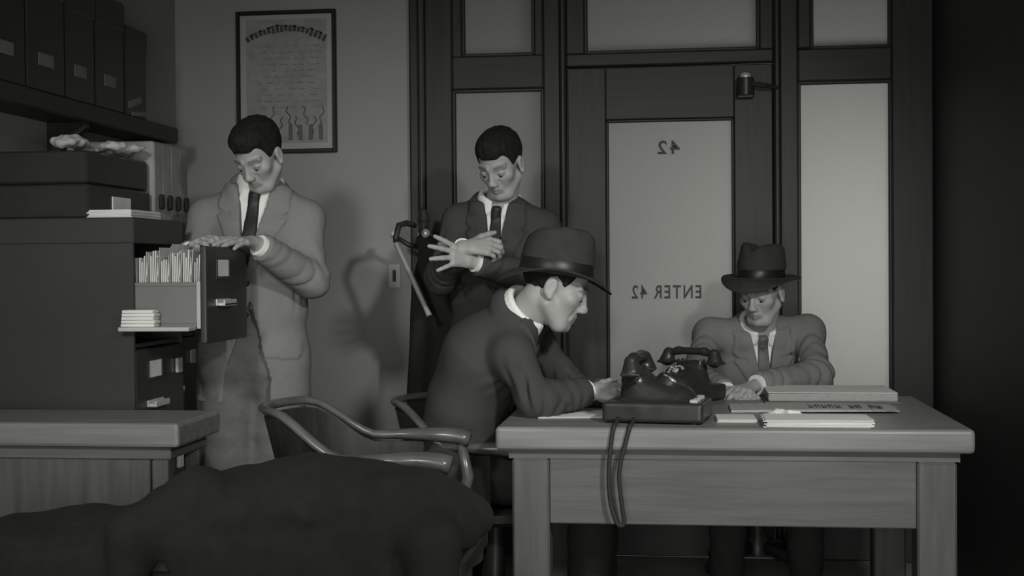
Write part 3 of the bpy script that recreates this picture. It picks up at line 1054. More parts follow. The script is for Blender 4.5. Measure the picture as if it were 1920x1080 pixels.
# ------------------------------------------------------------------ bench with a heaped black overcoat in the foreground
t = thing('low_bench', 'low dark bench in the left foreground under the black overcoat', 'bench', (-.92, 2.98, 0))
MB().box((-1.62, 2.80, .54), (-.45, 3.16, .585), .008).build('seat', LEATHER, t)
for x in (-1.58, -.53):
    for y in (2.83, 3.09):
        MB().box((x, y, 0), (x + .045, y + .045, .54), .004).build('leg', CHAIRW, t)
MB().box((-1.535, 2.842, .465), (-.53, 2.862, .54)).build('rail', CHAIRW, t)
S = Sculpt()
pts = [(-1.56, 2.98, .615), (-1.36, 2.98, .625), (-1.20, 2.98, .675), (-1.02, 2.99, .725), (-.86, 2.99, .762), (-.72, 2.98, .752), (-.56, 2.97, .725), (-.50, 2.96, .68)]
for i in range(len(pts) - 1):
    h0, h1 = pts[i][2] - .585, pts[i + 1][2] - .585
    S.ecap((pts[i][0], pts[i][1], .585 + h0 * .42), (pts[i + 1][0], pts[i + 1][1], .585 + h1 * .42), (0, 1, 0), .165, .012 + h0 * .58, .165, .012 + h1 * .58, .04)
S.ecap((-1.35, 2.80, .57), (-1.30, 2.77, .20), (1, 0, 0), .20, .03, .16, .022, .05)        # skirts hanging over the front
S.ecap((-.85, 2.80, .62), (-.80, 2.765, .16), (1, 0, 0), .27, .035, .22, .022, .05)
S.chain([(-1.05, 2.88, .70), (-1.18, 2.79, .63), (-1.20, 2.76, .35)], [.06, .055, .045], .03)  # a sleeve
S.chain([(-.62, 2.88, .70), (-.52, 2.79, .62), (-.50, 2.765, .33)], [.06, .055, .045], .03)
S.warp(lambda x, y, z, v: v + .012 * (1 - 2 * np.abs(np.sin(9 * x + 6 * z + 5 * y + 1.5 * np.sin(7 * y + 3 * x)))) * (.5 + .5 * np.sin(5 * x + 11 * y + 1)) + .004 * np.sin(31 * x + 18 * y))
S.rbox((-1.03, 2.98, .30), (.59, .185, .2860), rad=.002, k=.0, op='s')
o = link('overcoat', S.mesh('overcoat', .010), mat('black_wool', 0.017, 0.9, 0.15, 30, 0.3, 200), smooth=True)
tag(base_mesh(o), 'black overcoat heaped over the low bench in the left foreground', 'coat')

# ------------------------------------------------------------------ coat stand in the corner by the partition
cx, cy = -1.00, 5.26
t = thing('coat_stand', 'dark wooden coat stand with a round knob beside the light switch', 'coat stand', (cx, cy, 0))
MB().lathe([(0, 0.004), (.20, .004), (.20, .03), (.05, .06), (.024, .12), (.021, .8), (.020, 1.38), (.028, 1.40), (.016, 1.44), (0, 1.45)], (cx, cy, 0), 20).build('pole', CHAIRW, t, smooth='auto')
for k in range(4):
    a = PI + .25 + k * PI / 2
    dx, dy = math.cos(a), math.sin(a)
    h = MB().tube([(cx, cy, 1.29), (cx + dx * .06, cy + dy * .06, 1.30), (cx + dx * .115, cy + dy * .115, 1.335)], [.012, .010, .009], 8).build('hook', CHAIRW, t, smooth=True)
    MB().ball((cx + dx * .118, cy + dy * .118, 1.343), .018).build('knob', NICKEL, h, smooth=True, label='round shiny knob')
S = Sculpt()
S.chain([(-.985, 5.19, 1.31), (-.90, 5.17, 1.20), (-.88, 5.17, .62)], [.035, .085, .12], .05)
S.ecap((-.93, 5.17, 1.20), (-.91, 5.17, .60), (1, 0, 0), .08, .05, .13, .07, .05)
S.cone((-.98, 5.17, 1.16), (-1.00, 5.15, .68), .045, .04, .03)
S.warp(lambda x, y, z, v: v + .010 * np.sin(60 * x + 3 * np.sin(5 * z)) * sstep(z, 1.25, .9))
S.cone((cx, cy, .4), (cx, cy, 1.5), .028, .028, .005, op='s')
tag(base_mesh(link('hanging_coat', S.mesh('hanging_coat', .010), mat('black_wool', 0.017), smooth=True)), 'dark coat hanging in folds from the coat stand behind the standing man', 'coat')
a, bq = at(742, 455, 5.02), at(805, 592, 4.98)
dv = nrm(bq - a)
t = thing('walking_stick', 'pale wooden stick slanting in front of the dark coat by the light switch', 'stick', (float(a[0]), float(a[1]), float(bq[2])))
MB().tube([a, a + dv * .15, bq - dv * .03, bq], [.0095, .0105, .0095, .012], 10).build('shaft', mat('pale_stick', 0.26, 0.4, 0.15, 10), t, smooth='auto')
c = at(753, 428, 5.04)
MB().tube([a, a + (0, 0, .02), c + (-.01, 0, .012), c + (.015, .02, .02), c + (.04, .06, .012)], [.0095, .011, .012, .012, .010], 10).build('crook', CHAIRW, t, smooth=True, label='dark curved handle hooked over the stand')
# ------------------------------------------------------------------ people
SKIN = mat('skin', 0.36, 0.5, 0.04, 20, 0.05, 250, attr=True)
HAIR = mat('dark_hair', 0.016, 0.8, 0.3, 60, 0.4, 160, spec=.15)
SHIRT = mat('white_shirt', 0.80, 0.8, 0.03, 10)
EYEW = mat('eye_white', 0.30, 0.3)
FELT = mat('dark_felt', 0.034, 0.85, 0.15, 30, 0.2, 120)
SHOE = mat('black_shoe_leather', 0.02, 0.3)


def hand(S, W, d, nb, th, curl, spread, sc=1.0, thumb=(.75, .62, -.25), pl=.085):
    """five separate fingers on a palm: d along the fingers, nb out of the back of the hand, th towards the thumb"""
    W = np.asarray(W, float)
    d = nrm(d)
    nb = nrm(np.asarray(nb, float) - d * (np.asarray(nb, float) @ d))
    l = np.cross(nb, d)
    if l @ np.asarray(th, float) < 0:
        l = -l
    P = lambda a, b, c: W + sc * (a * d + b * l + c * nb)
    S.ecap(P(-.02, 0, 0), P(.018, 0, 0), l, .026 * sc, .019 * sc, .027 * sc, .018 * sc, .01)
    S.ecap(P(.018, 0, 0), P(pl - .008, -.002, 0), l, .029 * sc, .0165 * sc, .039 * sc, .0125 * sc, .012)
    for i, L in enumerate((.074, .083, .077, .060)):
        k = P(pl - (.003, .0, .004, .011)[i], .029 - .0195 * i, .001)
        a = spread[i]
        dr = math.cos(a) * d + math.sin(a) * l
        S.cone(P(pl * .45, .012 - .008 * i, .002), k, .010 * sc, .0104 * sc, .006)
        c = 0
        p = k
        rr = (.0096, .0089, .0081, .0072)
        if i == 3:
            rr = (.0085, .0078, .0070, .0063)
        for j, fr in enumerate((.46, .30, .24)):
            c += curl[i][j] if isinstance(curl[i], (tuple, list)) else curl[i]
            q = p + sc * L * fr * (math.cos(c) * dr - math.sin(c) * nb)
            S.cone(p, q, rr[j] * sc, rr[j + 1] * sc, .003)
            p = q
    t0 = P(.022, .022, -.004)
    tv = nrm(thumb[0] * l + thumb[1] * d + thumb[2] * nb)
    t1 = t0 + sc * .042 * tv
    t2 = t1 + sc * .032 * nrm(tv + .35 * d - .1 * nb)
    t3 = t2 + sc * .024 * nrm(tv + .7 * d - .2 * nb)
    S.chain([t0, t1, t2, t3], [.0150 * sc, .0115 * sc, .0098 * sc, .0080 * sc], .007)


def head(S, C, R, s, neck_to, nr=.056):
    P = lambda x, y, z: C + s * (x * R[0] + y * R[1] + z * R[2])
    E = lambda c, r, k=.012, op='u': S.ell(P(*c), np.array(r) * s, R, k * s, op)
    S.cone(np.asarray(neck_to), P(0, -.030, -.055), (nr + .006) * s, nr * s, .025)
    E((0, -.014, .036), (.0735, .094, .082))
    E((0, .026, -.030), (.0565, .062, .080), .02)
    S.cone(P(-.024, .048, -.098), P(.024, .048, -.098), .021 * s, k=.02 * s)
    E((0, .066, -.100), (.021, .018, .018), .014)
    for x in (-1, 1):
        S.cone(P(x * .0525, -.008, -.056), P(x * .024, .046, -.100), .0175 * s, .0180 * s, .020 * s)
        E((x * .0445, .050, -.022), (.0195, .0185, .0160), .026)
        S.cone(P(x * .012, .080, .017), P(x * .046, .066, .018), .011 * s, .009 * s, .010 * s)
        E((x * .032, .094, -.005), (.019, .017, .0125), .010, 's')
        E((x * .032, .0685, -.005), (.0155, .0145, .0125), .004)
        E((x * .0120, .093, -.041), (.0080, .0110, .0078), .007)
        # ears
        S.ell(P(x * .0745, -.016, -.010), np.array((.0100, .0185, .0300)) * s, R, .006 * s)
        S.ell(P(x * .0855, -.012, -.008), np.array((.006, .011, .020)) * s, R, .005 * s, 's')
        E((x * .078, -.008, -.036), (.008, .010, .010), .006)
    S.cone(P(0, .082, .008), P(0, .099, -.034), .0080 * s, .0095 * s, .012 * s)
    E((0, .101, -.037), (.0105, .0100, .0095), .008)
    for x in (-1, 1):
        S.cone(P(x * .023, .0735, -.0700), P(0, .0825, -.0650), .0045 * s, .0065 * s, .007 * s)
        S.cone(P(x * .019, .0735, -.0755), P(0, .0795, -.0775), .0050 * s, .0072 * s, .007 * s)
        S.cone(P(x * .024, .083, -.0715), P(0, .0905, -.0712), .0024 * s, .0028 * s, .004 * s, 's')
        S.cone(P(x * .022, .083, -.036), P(x * .033, .074, -.068), .0045 * s, .003 * s, .012 * s, 's')


def head_tone(C, R, s):
    def fn(co):
        q = (co - C) @ np.asarray(R).T / s
        x, y, z = np.abs(q[:, 0]), q[:, 1], q[:, 2]
        t = np.ones(len(q), np.float32)
        near = (np.abs(q).max(1) < .16)
        brow = near & (np.abs(z - .021 - .10 * (x - .03) * (x < .03)) < .0055) & (x > .011) & (x < .052) & (y > .05)
        lash = near & (((x - .032) / .0165) ** 2 + ((z + .0085) / .0042) ** 2 < 1) & (y > .05)
        lips = near & ((x / .025) ** 2 + ((z + .0715) / .0115) ** 2 < 1) & (y > .07)
        t[lips] = .72
        bz = .0215 + .10 * np.minimum(x - .03, 0) - .18 * np.maximum(x - .043, 0)
        wb = np.exp(-((z - bz) / .0052) ** 2) * sstep(x, .010, .017) * (1 - sstep(x, .048, .056)) * near * (y > .05)
        we = np.exp(-(((x - .032) / .015) ** 2 + ((z + .0065) / .0042) ** 2) ** 2) * near * (y > .05)
        t = t * (1 - .72 * wb) * (1 - .62 * we)
        return t
    return fn


def hair(C, R, s, parent, wave=.0015, grow=1.0, front=.062):
    S = Sculpt()
    P = lambda x, y, z: C + s * (x * R[0] + y * R[1] + z * R[2])
    S.ell(P(0, -.016, .041), np.array((.0785, .101, .089)) * s * grow, R, .01)
    S.ell(P(0, .026, .081), np.array((.054, .055, .040)) * s * grow, R, .03)

    def w(x, y, z, v):
        px, py, pz = x - C[0], y - C[1], z - C[2]
        q = [(px * R[i][0] + py * R[i][1] + pz * R[i][2]) / s for i in range(3)]
        zl = np.interp(q[1], [-.12, -.06, -.038, -.012, .008, .022, .036, .060, .10], [-.082, -.075, -.04, .022, .012, -.004, .020, front - .012, front])
        zl = zl + .016 * sstep(np.abs(q[0]), .026, .050) * sstep(q[1], .03, .05)
        v = v + wave * np.sin(q[0] * 260 + 5 * np.sin(q[1] * 40)) * np.sin(q[1] * 90)
        return smax(v, (zl - q[2]) * .75 * s, .008)
    S.warp(w)
    return link('hair', S.mesh('hair', .0045), HAIR, parent, smooth=True)


def eyes(C, R, s, parent):
    P = lambda x, y, z: Vector(C + s * (x * R[0] + y * R[1] + z * R[2]))
    for x in (-1, 1):
        e = MB().ball(P(x * .032, .0715, -.0085), .0118 * s, n=14).build('eye', EYEW, parent, smooth=True)
        MB().ball(P(x * .032, .0778, -.0125), .0068 * s, n=10).build('iris', INK, e, smooth=True)


def fedora(C, R, s, parent, crown=.112, front=-.020, side=.010, back=.012, brimw=.058, felt=None, taper=.90, bandmat=None, name='hat'):
    felt = felt or FELT
    rx, ry = .0855 * s, .104 * s
    rows = [(.02, .95), (.35, .97), (.62, 1.0), (.80, .99), (taper, .90), (taper + .03, .72), (.95, .45), (.985, .18), (1.0, .0)]
    n = 56
    bm = bmesh.new()
    grid = []

    def put(x, y, z):
        return bm.verts.new(Vector(C + x * R[0] + y * R[1] + z * R[2]))
    for sc, zz in rows:
        r = []
        for i in range(n):
            a = 2 * PI * i / n
            x, y = sc * rx * math.sin(a), sc * ry * math.cos(a)
            z = zz * crown * s
            up = max(0, (zz - .4) / .6)
            z -= .030 * s * up * math.exp(-(x / (.026 * s)) ** 2) * (1.0 if y < .03 * s else 1 - .3 * (y - .03 * s) / (.07 * s))
            z -= .020 * s * up * max(0, -y / ry)
            pin = up * math.exp(-((y - .055 * s) / (.030 * s)) ** 2)
            x *= 1 - .22 * pin
            r.append(put(x, y, z))
        grid.append(r)
    for j in range(1, 7):
        t = j / 6
        r = []
        for i in range(n):
            a = 2 * PI * i / n
            x = (rx + t * brimw * s) * math.sin(a)
            y = (ry + t * brimw * s) * math.cos(a)
            c = math.cos(a)
            z = t * t * s * ((front if c > 0 else back) * c * c + side * (1 - c * c)) - .002 * s * math.sin(PI * t)
            r.append(put(x, y, z))
        grid.append(r)
    c0 = put(0, 0, (.95 * crown - .030) * s)
    for i in range(n):
        bm.faces.new((c0, grid[0][i], grid[0][(i + 1) % n]))
    for p, q in zip(grid, grid[1:]):
        for i in range(n):
            bm.faces.new((p[i], q[i], q[(i + 1) % n], p[(i + 1) % n]))
    bmesh.ops.recalc_face_normals(bm, faces=bm.faces[:])
    me = bpy.data.meshes.new(name)
    bm.to_mesh(me)
    bm.free()
    h = link(name, me, felt, parent, smooth=True)
    md = h.modifiers.new('felt', 'SOLIDIFY')
    md.thickness = .0035
    md.offset = 0
    b = MB()
    g = []
    for sc, zz in ((1.012, .03), (1.018, .06), (.995, .27), (.975, .29)):
        g.append([b.bm.verts.new(Vector(C + sc * rx * math.sin(2 * PI * i / n) * R[0] + sc * ry * math.cos(2 * PI * i / n) * R[1] + zz * crown * s * R[2])) for i in range(n)])
    for p, q in zip(g, g[1:]):
        for i in range(n):
            b.bm.faces.new((p[i], q[i], q[(i + 1) % n], p[(i + 1) % n]))
    b.build('hat_band', bandmat or mat('ribbon', 0.014, 0.4), h, smooth=True)
    return h


def person(c):
    """c: joints in room coordinates and the cloth tones"""
    t = thing('person', c['label'], 'person', c['base'])
    N, PEL = np.asarray(c['N'], float), np.asarray(c['PEL'], float)
    SL, SR, EL, ER, WL, WR = (np.asarray(c[k], float) for k in ('SL', 'SR', 'EL', 'ER', 'WL', 'WR'))
    u = nrm(N - PEL)
    s = nrm(SL - SR)
    s = nrm(s - u * (s @ u))
    f = np.cross(s, u)
    L = np.linalg.norm(N - PEL)
    bow = c.get('bow', 0.0)                                    # rounded back: the middle of the spine pushed backwards
    T = lambda k, fw=0.0: PEL + u * (L * k) + f * (fw - bow * math.sin(PI * min(max(k, 0), 1)))
    C, R, hs = np.asarray(c['C'], float), c['R'], c['hs']
    # ---- one continuous body
    B = Sculpt()
    prof = [(0.0, .140, .100), (.32, .128, .090), (.68, .150, .100), (.90, .10, .07)]
    for (k0, w0, d0), (k1, w1, d1) in zip(prof, prof[1:]):
        B.ecap(T(k0), T(k1), s, w0, d0, w1, d1, .03)
    for Sx, Ex, Wx in ((SL, EL, WL), (SR, ER, WR)):
        B.cone(T(.86), Sx, .055, .048, .03)
        B.chain([Sx, Ex, Wx], [.046, .036, .024], .015)
    for h in c['hands']:
        hand(B, **h)
    for leg in c['legs']:
        B.chain(leg[:3], [.075, .052, .036], .03)
        B.ecap(leg[2], leg[2] + nrm(leg[3]) * .12 - np.array((0, 0, .045)), np.cross((0, 0, 1), leg[3]), .018, .018, .018, .012, .012)
    head(B, C, R, hs, N - u * .03, c.get('neck', .054))
    me = B.mesh('body', .004)
    tones(me, head_tone(C, R, hs))
    body = link('body', me, SKIN, t, smooth=True)
    eyes(C, R, hs, t)
    # ---- trousers and shoes
    Q = Sculpt()
    Q.ecap(T(-.04), T(.22), s, .165, .122, .150, .108, .03)
    for leg in c['legs']:
        an = leg[2] - (leg[2] - leg[1]) * .05
        Q.chain([leg[0], leg[1], an], [.098, .078, .060], .03)
    Q.warp(lambda x, y, z, v: v + .003 * np.sin(70 * z + 25 * x) * np.sin(30 * x - 20 * z))
    Q.warp(lambda x, y, z, v: smax(v, .07 - z, .0))
    trm = mat('trouser_cloth_%d' % round(c['trousers'] * 1000), c['trousers'], 0.9, 0.1, 40, 0.2, 300)
    link('trousers', Q.mesh('trousers', .009), trm, t, smooth=True)
    for leg in c['legs']:
        d = nrm(leg[3])
        a = np.array((leg[2][0], leg[2][1], 0))
        H = Sculpt()
        sd = np.cross((0, 0, 1), d)
        H.ecap(a - d * .045 + (0, 0, .04), a + d * .07 + (0, 0, .04), sd, .036, .038, .044, .036, .02)
        H.ecap(a + d * .07 + (0, 0, .038), a + d * .17 + (0, 0, .03), sd, .044, .034, .034, .026, .02)
        H.cone(a - d * .02 + (0, 0, .06), a - d * .02 + (0, 0, .10), .042, .040, .02)
        H.warp(lambda x, y, z, v: smax(v, .0015 - z, .002))
        link('shoe', H.mesh('shoe', .006), SHOE, t, smooth=True)
    # ---- local coordinates on the chest

    def loc(x, y, z):
        px, py, pz = x - N[0], y - N[1], z - N[2]
        return tuple(px * a[0] + py * a[1] + pz * a[2] for a in (s, f, u))
    chest = [(0.0, .168, .120), (.32, .156, .110), (.68, .172, .122), (.93, .105, .078)]
    vd = c.get('vd', .30)
    vw = c.get('vw', .062)
    nd = nrm((C + hs * (-.030 * R[1] - .055 * R[2])) - (N - u * .03))          # neck axis

    def shirt_sculpt():
        K = Sculpt()
        for (k0, w0, d0), (k1, w1, d1) in zip(chest, chest[1:]):
            K.ecap(T(k0), T(k1), s, w0 - .006, d0 - .006, w1 - .006, d1 - .006, .03)
        K.cone(T(.86), T(.86) + (SL - T(.86)) * .7, .058, .05, .03)
        K.cone(T(.86), T(.86) + (SR - T(.86)) * .7, .058, .05, .03)
        return K

    K = shirt_sculpt()
    K.warp(lambda x, y, z, v: np.maximum(v, np.maximum(np.abs(loc(x, y, z)[0]) - .105, np.maximum(.0 - loc(x, y, z)[1], -loc(x, y, z)[2] - vd - .06))))
    rn = c.get('collar', .0675) * hs
    cs = nrm(s - nd * (s @ nd))
    cf = np.cross(cs, nd)
    cc = N + nd * (.012 + c.get('collar_up', 0))
    ring = lambda a, h, r=1.0: cc + nd * h + (cs * math.sin(a) + cf * math.cos(a)) * rn * r
    A = np.linspace(.38, 2 * PI - .38, 27)
    for h, r in ((-.006, 1.14), (.006, 1.13), (.018, 1.11), (.030, 1.08)):
        K.chain([ring(a, h + .008 * math.cos(a - PI) - .008, r) for a in A], [.0070] * 27, .010)
    for sg in (1, -1):
        a0 = ring(sg * .38, -.002, 1.10)
        K.ecap(a0, a0 - nd * .036 + cs * sg * .020 + cf * .012, cs, .016, .006, .007, .005, .006)
    link('shirt', K.mesh('shirt', .004), SHIRT, t, smooth=True)
    # ---- tie
    kn = ring(0, -.012, 1.10)
    tm = mat('tie_silk_%d' % round(c.get('tie', .02) * 1000), c.get('tie', .02), 0.5, 0.2, 60)
    if c.get('bow_tie'):
        G = Sculpt()
        G.ell(kn + cf * .006, (.010, .010, .010), np.array([cs, cf, nd]), .004)
        for sg in (1, -1):
            G.ecap(kn + cs * sg * .010 + cf * .006, kn + cs * sg * .040 + cf * .004, nd, .008, .006, .017, .006, .004)
        link('bow_tie', G.mesh('bow_tie', .0035), tm, t, smooth=True)
    else:
        G = shirt_sculpt()
        G.warp(lambda x, y, z, v: np.maximum(v - .009, np.maximum(np.abs(loc(x, y, z)[0]) - np.interp(loc(x, y, z)[2], [-.40, -.02], [.038, .017]), np.maximum(.02 - loc(x, y, z)[1], np.maximum(loc(x, y, z)[2] - .004, -loc(x, y, z)[2] - vd - .05)))))
        G.ecap(kn + nd * .010 + cf * .004, kn - nd * .016 + cf * .009, cs, .018, .012, .012, .010, .012)
        link('necktie', G.mesh('necktie', .0045), tm, t, smooth=True)
    # ---- jacket
    J = Sculpt()
    hem = c.get('hem', -.30)
    fl = c.get('flare', .0)
    J.ecap(T(hem), T(0), s, .185 + fl, .145 + fl * .6, .182 + fl * .4, .136, .03)
    jp = [(0.0, .182 + fl * .4, .136), (.32, .170, .124), (.68, .186, .136), (.93, .115, .086)]
    for (k0, w0, d0), (k1, w1, d1) in zip(jp, jp[1:]):
        J.ecap(T(k0), T(k1), s, w0, d0, w1, d1, .03)
    for Sx, Ex, Wx in ((SL, EL, WL), (SR, ER, WR)):
        J.cone(T(.90) - f * .01, Sx + u * .006, .064, .052, .045)
        J.cone(N - u * .040 - f * .012, Sx - u * .004, c.get('trap', .058), .044, .06)
        J.cone(Sx, Ex, .054, .053, .04)
        J.cone(Ex, Wx - nrm(Wx - Ex) * .006, .060, .046, .025)
    crk = c.get('collar', .0675) * hs * 1.12 + .014
    ring2 = lambda a, h: cc - nd * c.get('collar_up', 0) + nd * h + (cs * math.sin(a) + cf * math.cos(a)) * crk
    A2 = np.linspace(.75, 2 * PI - .75, 23)
    J.chain([ring2(a, -.008 + .016 * math.cos(a - PI)) for a in A2], [.013] * 23, .014)
    J.chain([ring2(a, -.026 + .012 * math.cos(a - PI)) for a in A2], [.016] * 23, .016)

    def cut(x, y, z, v):
        a, b, h = loc(x, y, z)
        wv = vw * np.clip(1 + h / vd, 0, 1.5)
        v = np.maximum(v, -np.maximum(np.maximum(np.abs(a) - wv, np.maximum(.012 - b, b - .19)), -vd - h))
        lw = np.interp(h, [-vd, -vd * .45, -.085, -.075, -.06, .0], [.004, .060, .078, .058, .075, .055])
        m = (b > .02) & (b < .18) & (h > -vd) & (h < .02)
        v = v - .0075 * m * sstep(wv + lw - np.abs(a), 0, .003)
        v = v + .006 * m * (np.abs(h + .080) < .004) * (np.abs(a) > wv + .028) * (np.abs(a) < wv + lw + .01)     # notch
        v = v + .006 * ((b > .02) & (b < .18) & (h <= -vd)) * np.exp(-((a - .012) / .0045) ** 2)                           # front edge
        for sg in (1, -1):                                                                                      # pocket flaps
            v = v - .005 * ((b > .0) & (b < .18) & (np.abs(h + L * .92) < .028) & (np.abs(a - sg * .115) < .062))
        return v
    J.warp(cut)
    folds = []
    for Sx, Ex, Wx in ((SL, EL, WL), (SR, ER, WR)):
        folds.append((Ex, nrm(nrm(Ex - Sx) + nrm(Wx - Ex)), .11, 105, .0075))
        folds.append((Wx - nrm(Wx - Ex) * .09, nrm(Wx - Ex), .07, 130, .0045))
        folds.append((Sx + nrm(Ex - Sx) * .10 - u * .02, nrm(nrm(Ex - Sx) + .5 * f), .09, 95, .0050))

    def crease(x, y, z, v):
        for p, dr, rad, fq, am in folds:
            px, py, pz = x - p[0], y - p[1], z - p[2]
            r2 = px * px + py * py + pz * pz
            q = px * dr[0] + py * dr[1] + pz * dr[2]
            ph = q * fq + 22 * (px * u[0] + py * u[1] + pz * u[2]) + 1.5 * np.sin(30 * px + 20 * pz)
            g = (1.1 - 2 * np.abs(np.sin(.5 * ph + 1.1 * np.sin(38 * py - 25 * pz)))) * (.6 + .4 * np.sin(41 * px + 33 * pz - 20 * py))
            v = v + am * c.get('fold', 1) * g * np.exp(-r2 / (rad * rad))
        a, b, h = loc(x, y, z)
        v = v + .0030 * c.get('fold', 1) * np.sin(18 * a + 30 * h + 2.0 * np.sin(14 * h)) * np.sin(24 * a - 9 * h) * sstep(-h, .1, .3)
        for Ex, Wx in ((EL, WL), (ER, WR)):                        # sleeves end in a flat cuff
            d = nrm(Wx - Ex)
            px, py, pz = x - Wx[0], y - Wx[1], z - Wx[2]
            e = px * d[0] + py * d[1] + pz * d[2]
            v = np.where((px * px + py * py + pz * pz < .0062) & (e > -.03), np.maximum(v, e + .004), v)
        if c.get('hemz'):
            v = np.maximum(v, c['hemz'] - z + .012 * a)
            g = np.maximum(np.abs(a - .012) - .06 * np.clip((-h - c['cutaway']) / .2, -1, 1.3), .06 - b)
            g = np.maximum(g, b - .18)
            v = np.maximum(v, -g)
        if c.get('cuts'):
            for p, n in c['cuts']:
                v = np.maximum(v, (x - p[0]) * n[0] + (y - p[1]) * n[1] + (z - p[2]) * n[2])
        return v
    J.warp(crease)
    jm = mat('jacket_cloth_%d' % round(c['jacket'] * 1000), c['jacket'], 0.92, 0.04, 45, 0.35, 260, spec=.2)
    link('jacket', J.mesh('jacket', .006), jm, t, smooth=True)
    # shirt cuffs
    for Ex, Wx in ((EL, WL), (ER, WR)):
        d = nrm(Wx - Ex)
        MB().tube([Wx - d * .02, Wx + d * .008], .036, 14).build('shirt_cuff', SHIRT, t, smooth='auto')
    # buttons
    for k in range(2 if c.get('hemz') else 3):
        h = -vd - .005 - .105 * k
        p = N + u * h + f * .0
        kk = 1 + h / L
        w = np.interp(kk, [p_[0] for p_ in jp], [p_[2] for p_ in jp])
        q = T(kk) + f * (w + .002) + s * .002
        MB().ball(q, .009, (1, 1, 1), 8).build('button', INK, t, smooth=True)
    return t


def vec(cx, cd, cz):
    """direction given as right / away from the camera / up, in room axes"""
    return nrm(cx * _rt + cd * np.array([-math.sin(yaw), math.cos(yaw), 0]) + cz * np.array([0, 0, 1.0]))


def drop(p, z, dx=0, dy=0):
    return np.array([p[0] + dx, p[1] + dy, z])


def head_frame(ang_right, pitch_down, tilt=0.0):
    """facing: 0 = towards the camera, positive = turned to the right of the picture"""
    a, p = math.radians(ang_right), math.radians(pitch_down)
    f = vec(math.sin(a) * math.cos(p), -math.cos(a) * math.cos(p), -math.sin(p))
    R = frame(f)
    if tilt:
        q = math.radians(tilt)
        s2 = math.cos(q) * R[0] + math.sin(q) * R[2]
        R = np.array([s2, R[1], np.cross(R[1], s2)])
    return R


# ---- the man at the open drawer
PEL = at(476, 668, 4.56)
N = at(487, 356, 4.50)
R = head_frame(-24, 36)
hl = nrm(at(400, 447, 4.08) - at(478, 454, 4.24))
p1 = person(dict(
    label='young man with dark hair in a pale jacket, head bowed over the open file drawer', base=(float(PEL[0]), float(PEL[1]), 0),
    N=N, PEL=PEL, SL=at(573, 412, 4.50), SR=at(390, 408, 4.52), EL=at(584, 526, 4.42), ER=at(352, 520, 4.42), WL=at(488, 462, 4.24), WR=at(358, 474, 4.22),
    C=at(484, 290, 4.40), R=R, hs=.94, jacket=.215, trousers=.15, tie=.015, hem=-.36, flare=.02, hemz=.765, cutaway=.36, fold=.85,
    hands=[dict(W=at(480, 455, 4.24), d=hl, nb=(0.0, -.45, 1), th=vec(0, .6, -.2), curl=[.12, .14, .16, .2], spread=[.10, .02, -.05, -.14], sc=1.05),
           dict(W=at(357, 470, 4.20), d=vec(.45, -.55, .28), nb=vec(-.1, -.3, .9), th=vec(.8, 0, .3), curl=[.5, .55, .6, .65], spread=[.1, .02, -.06, -.14], sc=1.0)],
    legs=[[PEL + .09 * vec(1, .2, 0) + (0, 0, -.02), at(512, 900, 4.54), drop(at(520, 900, 4.56), .09), vec(.15, -1, 0)],
          [PEL - .09 * vec(1, .2, 0) + (0, 0, -.02), at(432, 905, 4.52), drop(at(430, 905, 4.54), .09), vec(-.35, -1, 0)]]))
hair(at(484, 290, 4.40), R, .94, p1, grow=1.05, front=.060)

# ---- the man standing before the partition
PEL = at(935, 640, 4.98)
N = at(936, 386, 4.90)
R = head_frame(-26, 30)
wl = at(893, 492, 4.62)
p2 = person(dict(
    label='dark-haired man standing by the partition, looking down at his crossed hands', base=(float(PEL[0]), float(PEL[1]), 0),
    N=N, PEL=PEL, SL=at(1018, 428, 4.90), SR=at(862, 416, 4.94), EL=at(1026, 528, 4.80), ER=at(826, 520, 4.84), WL=wl, WR=at(868, 466, 4.60),
    C=at(938, 306, 4.80), R=R, hs=.99, vw=.048, jacket=.062, trousers=.03, tie=.02, hem=-.34, hemz=.78, cutaway=.46,
    hands=[dict(W=at(886, 489, 4.61), d=nrm(at(838, 474, 4.55) - at(886, 489, 4.61)), nb=vec(.1, -1, .25), th=vec(0, 0, 1), curl=[.06, .10, .12, .14], spread=[.20, -.02, -.30, -.62], sc=1.04, thumb=(.25, .75, -.75)),
           dict(W=at(874, 463, 4.59), d=vec(1, -.1, .02), nb=vec(.1, -.8, .6), th=vec(0, .3, 1), curl=[(.5, .9, .6), (.55, .9, .6), (.6, .9, .6), (.65, .9, .6)], spread=[.05, 0, -.05, -.1], sc=1.0)],
    legs=[[PEL + .09 * vec(1, 0, 0) + (0, 0, -.02), drop(PEL, .50, .10, -.02), drop(PEL, .09, .11), vec(.1, -1, 0)],
          [PEL - .09 * vec(1, 0, 0) + (0, 0, -.02), drop(PEL, .50, -.10, -.02), drop(PEL, .09, -.12), vec(-.3, -1, 0)]]))
hair(at(938, 306, 4.80), R, .99, p2, grow=1.02, front=.056)

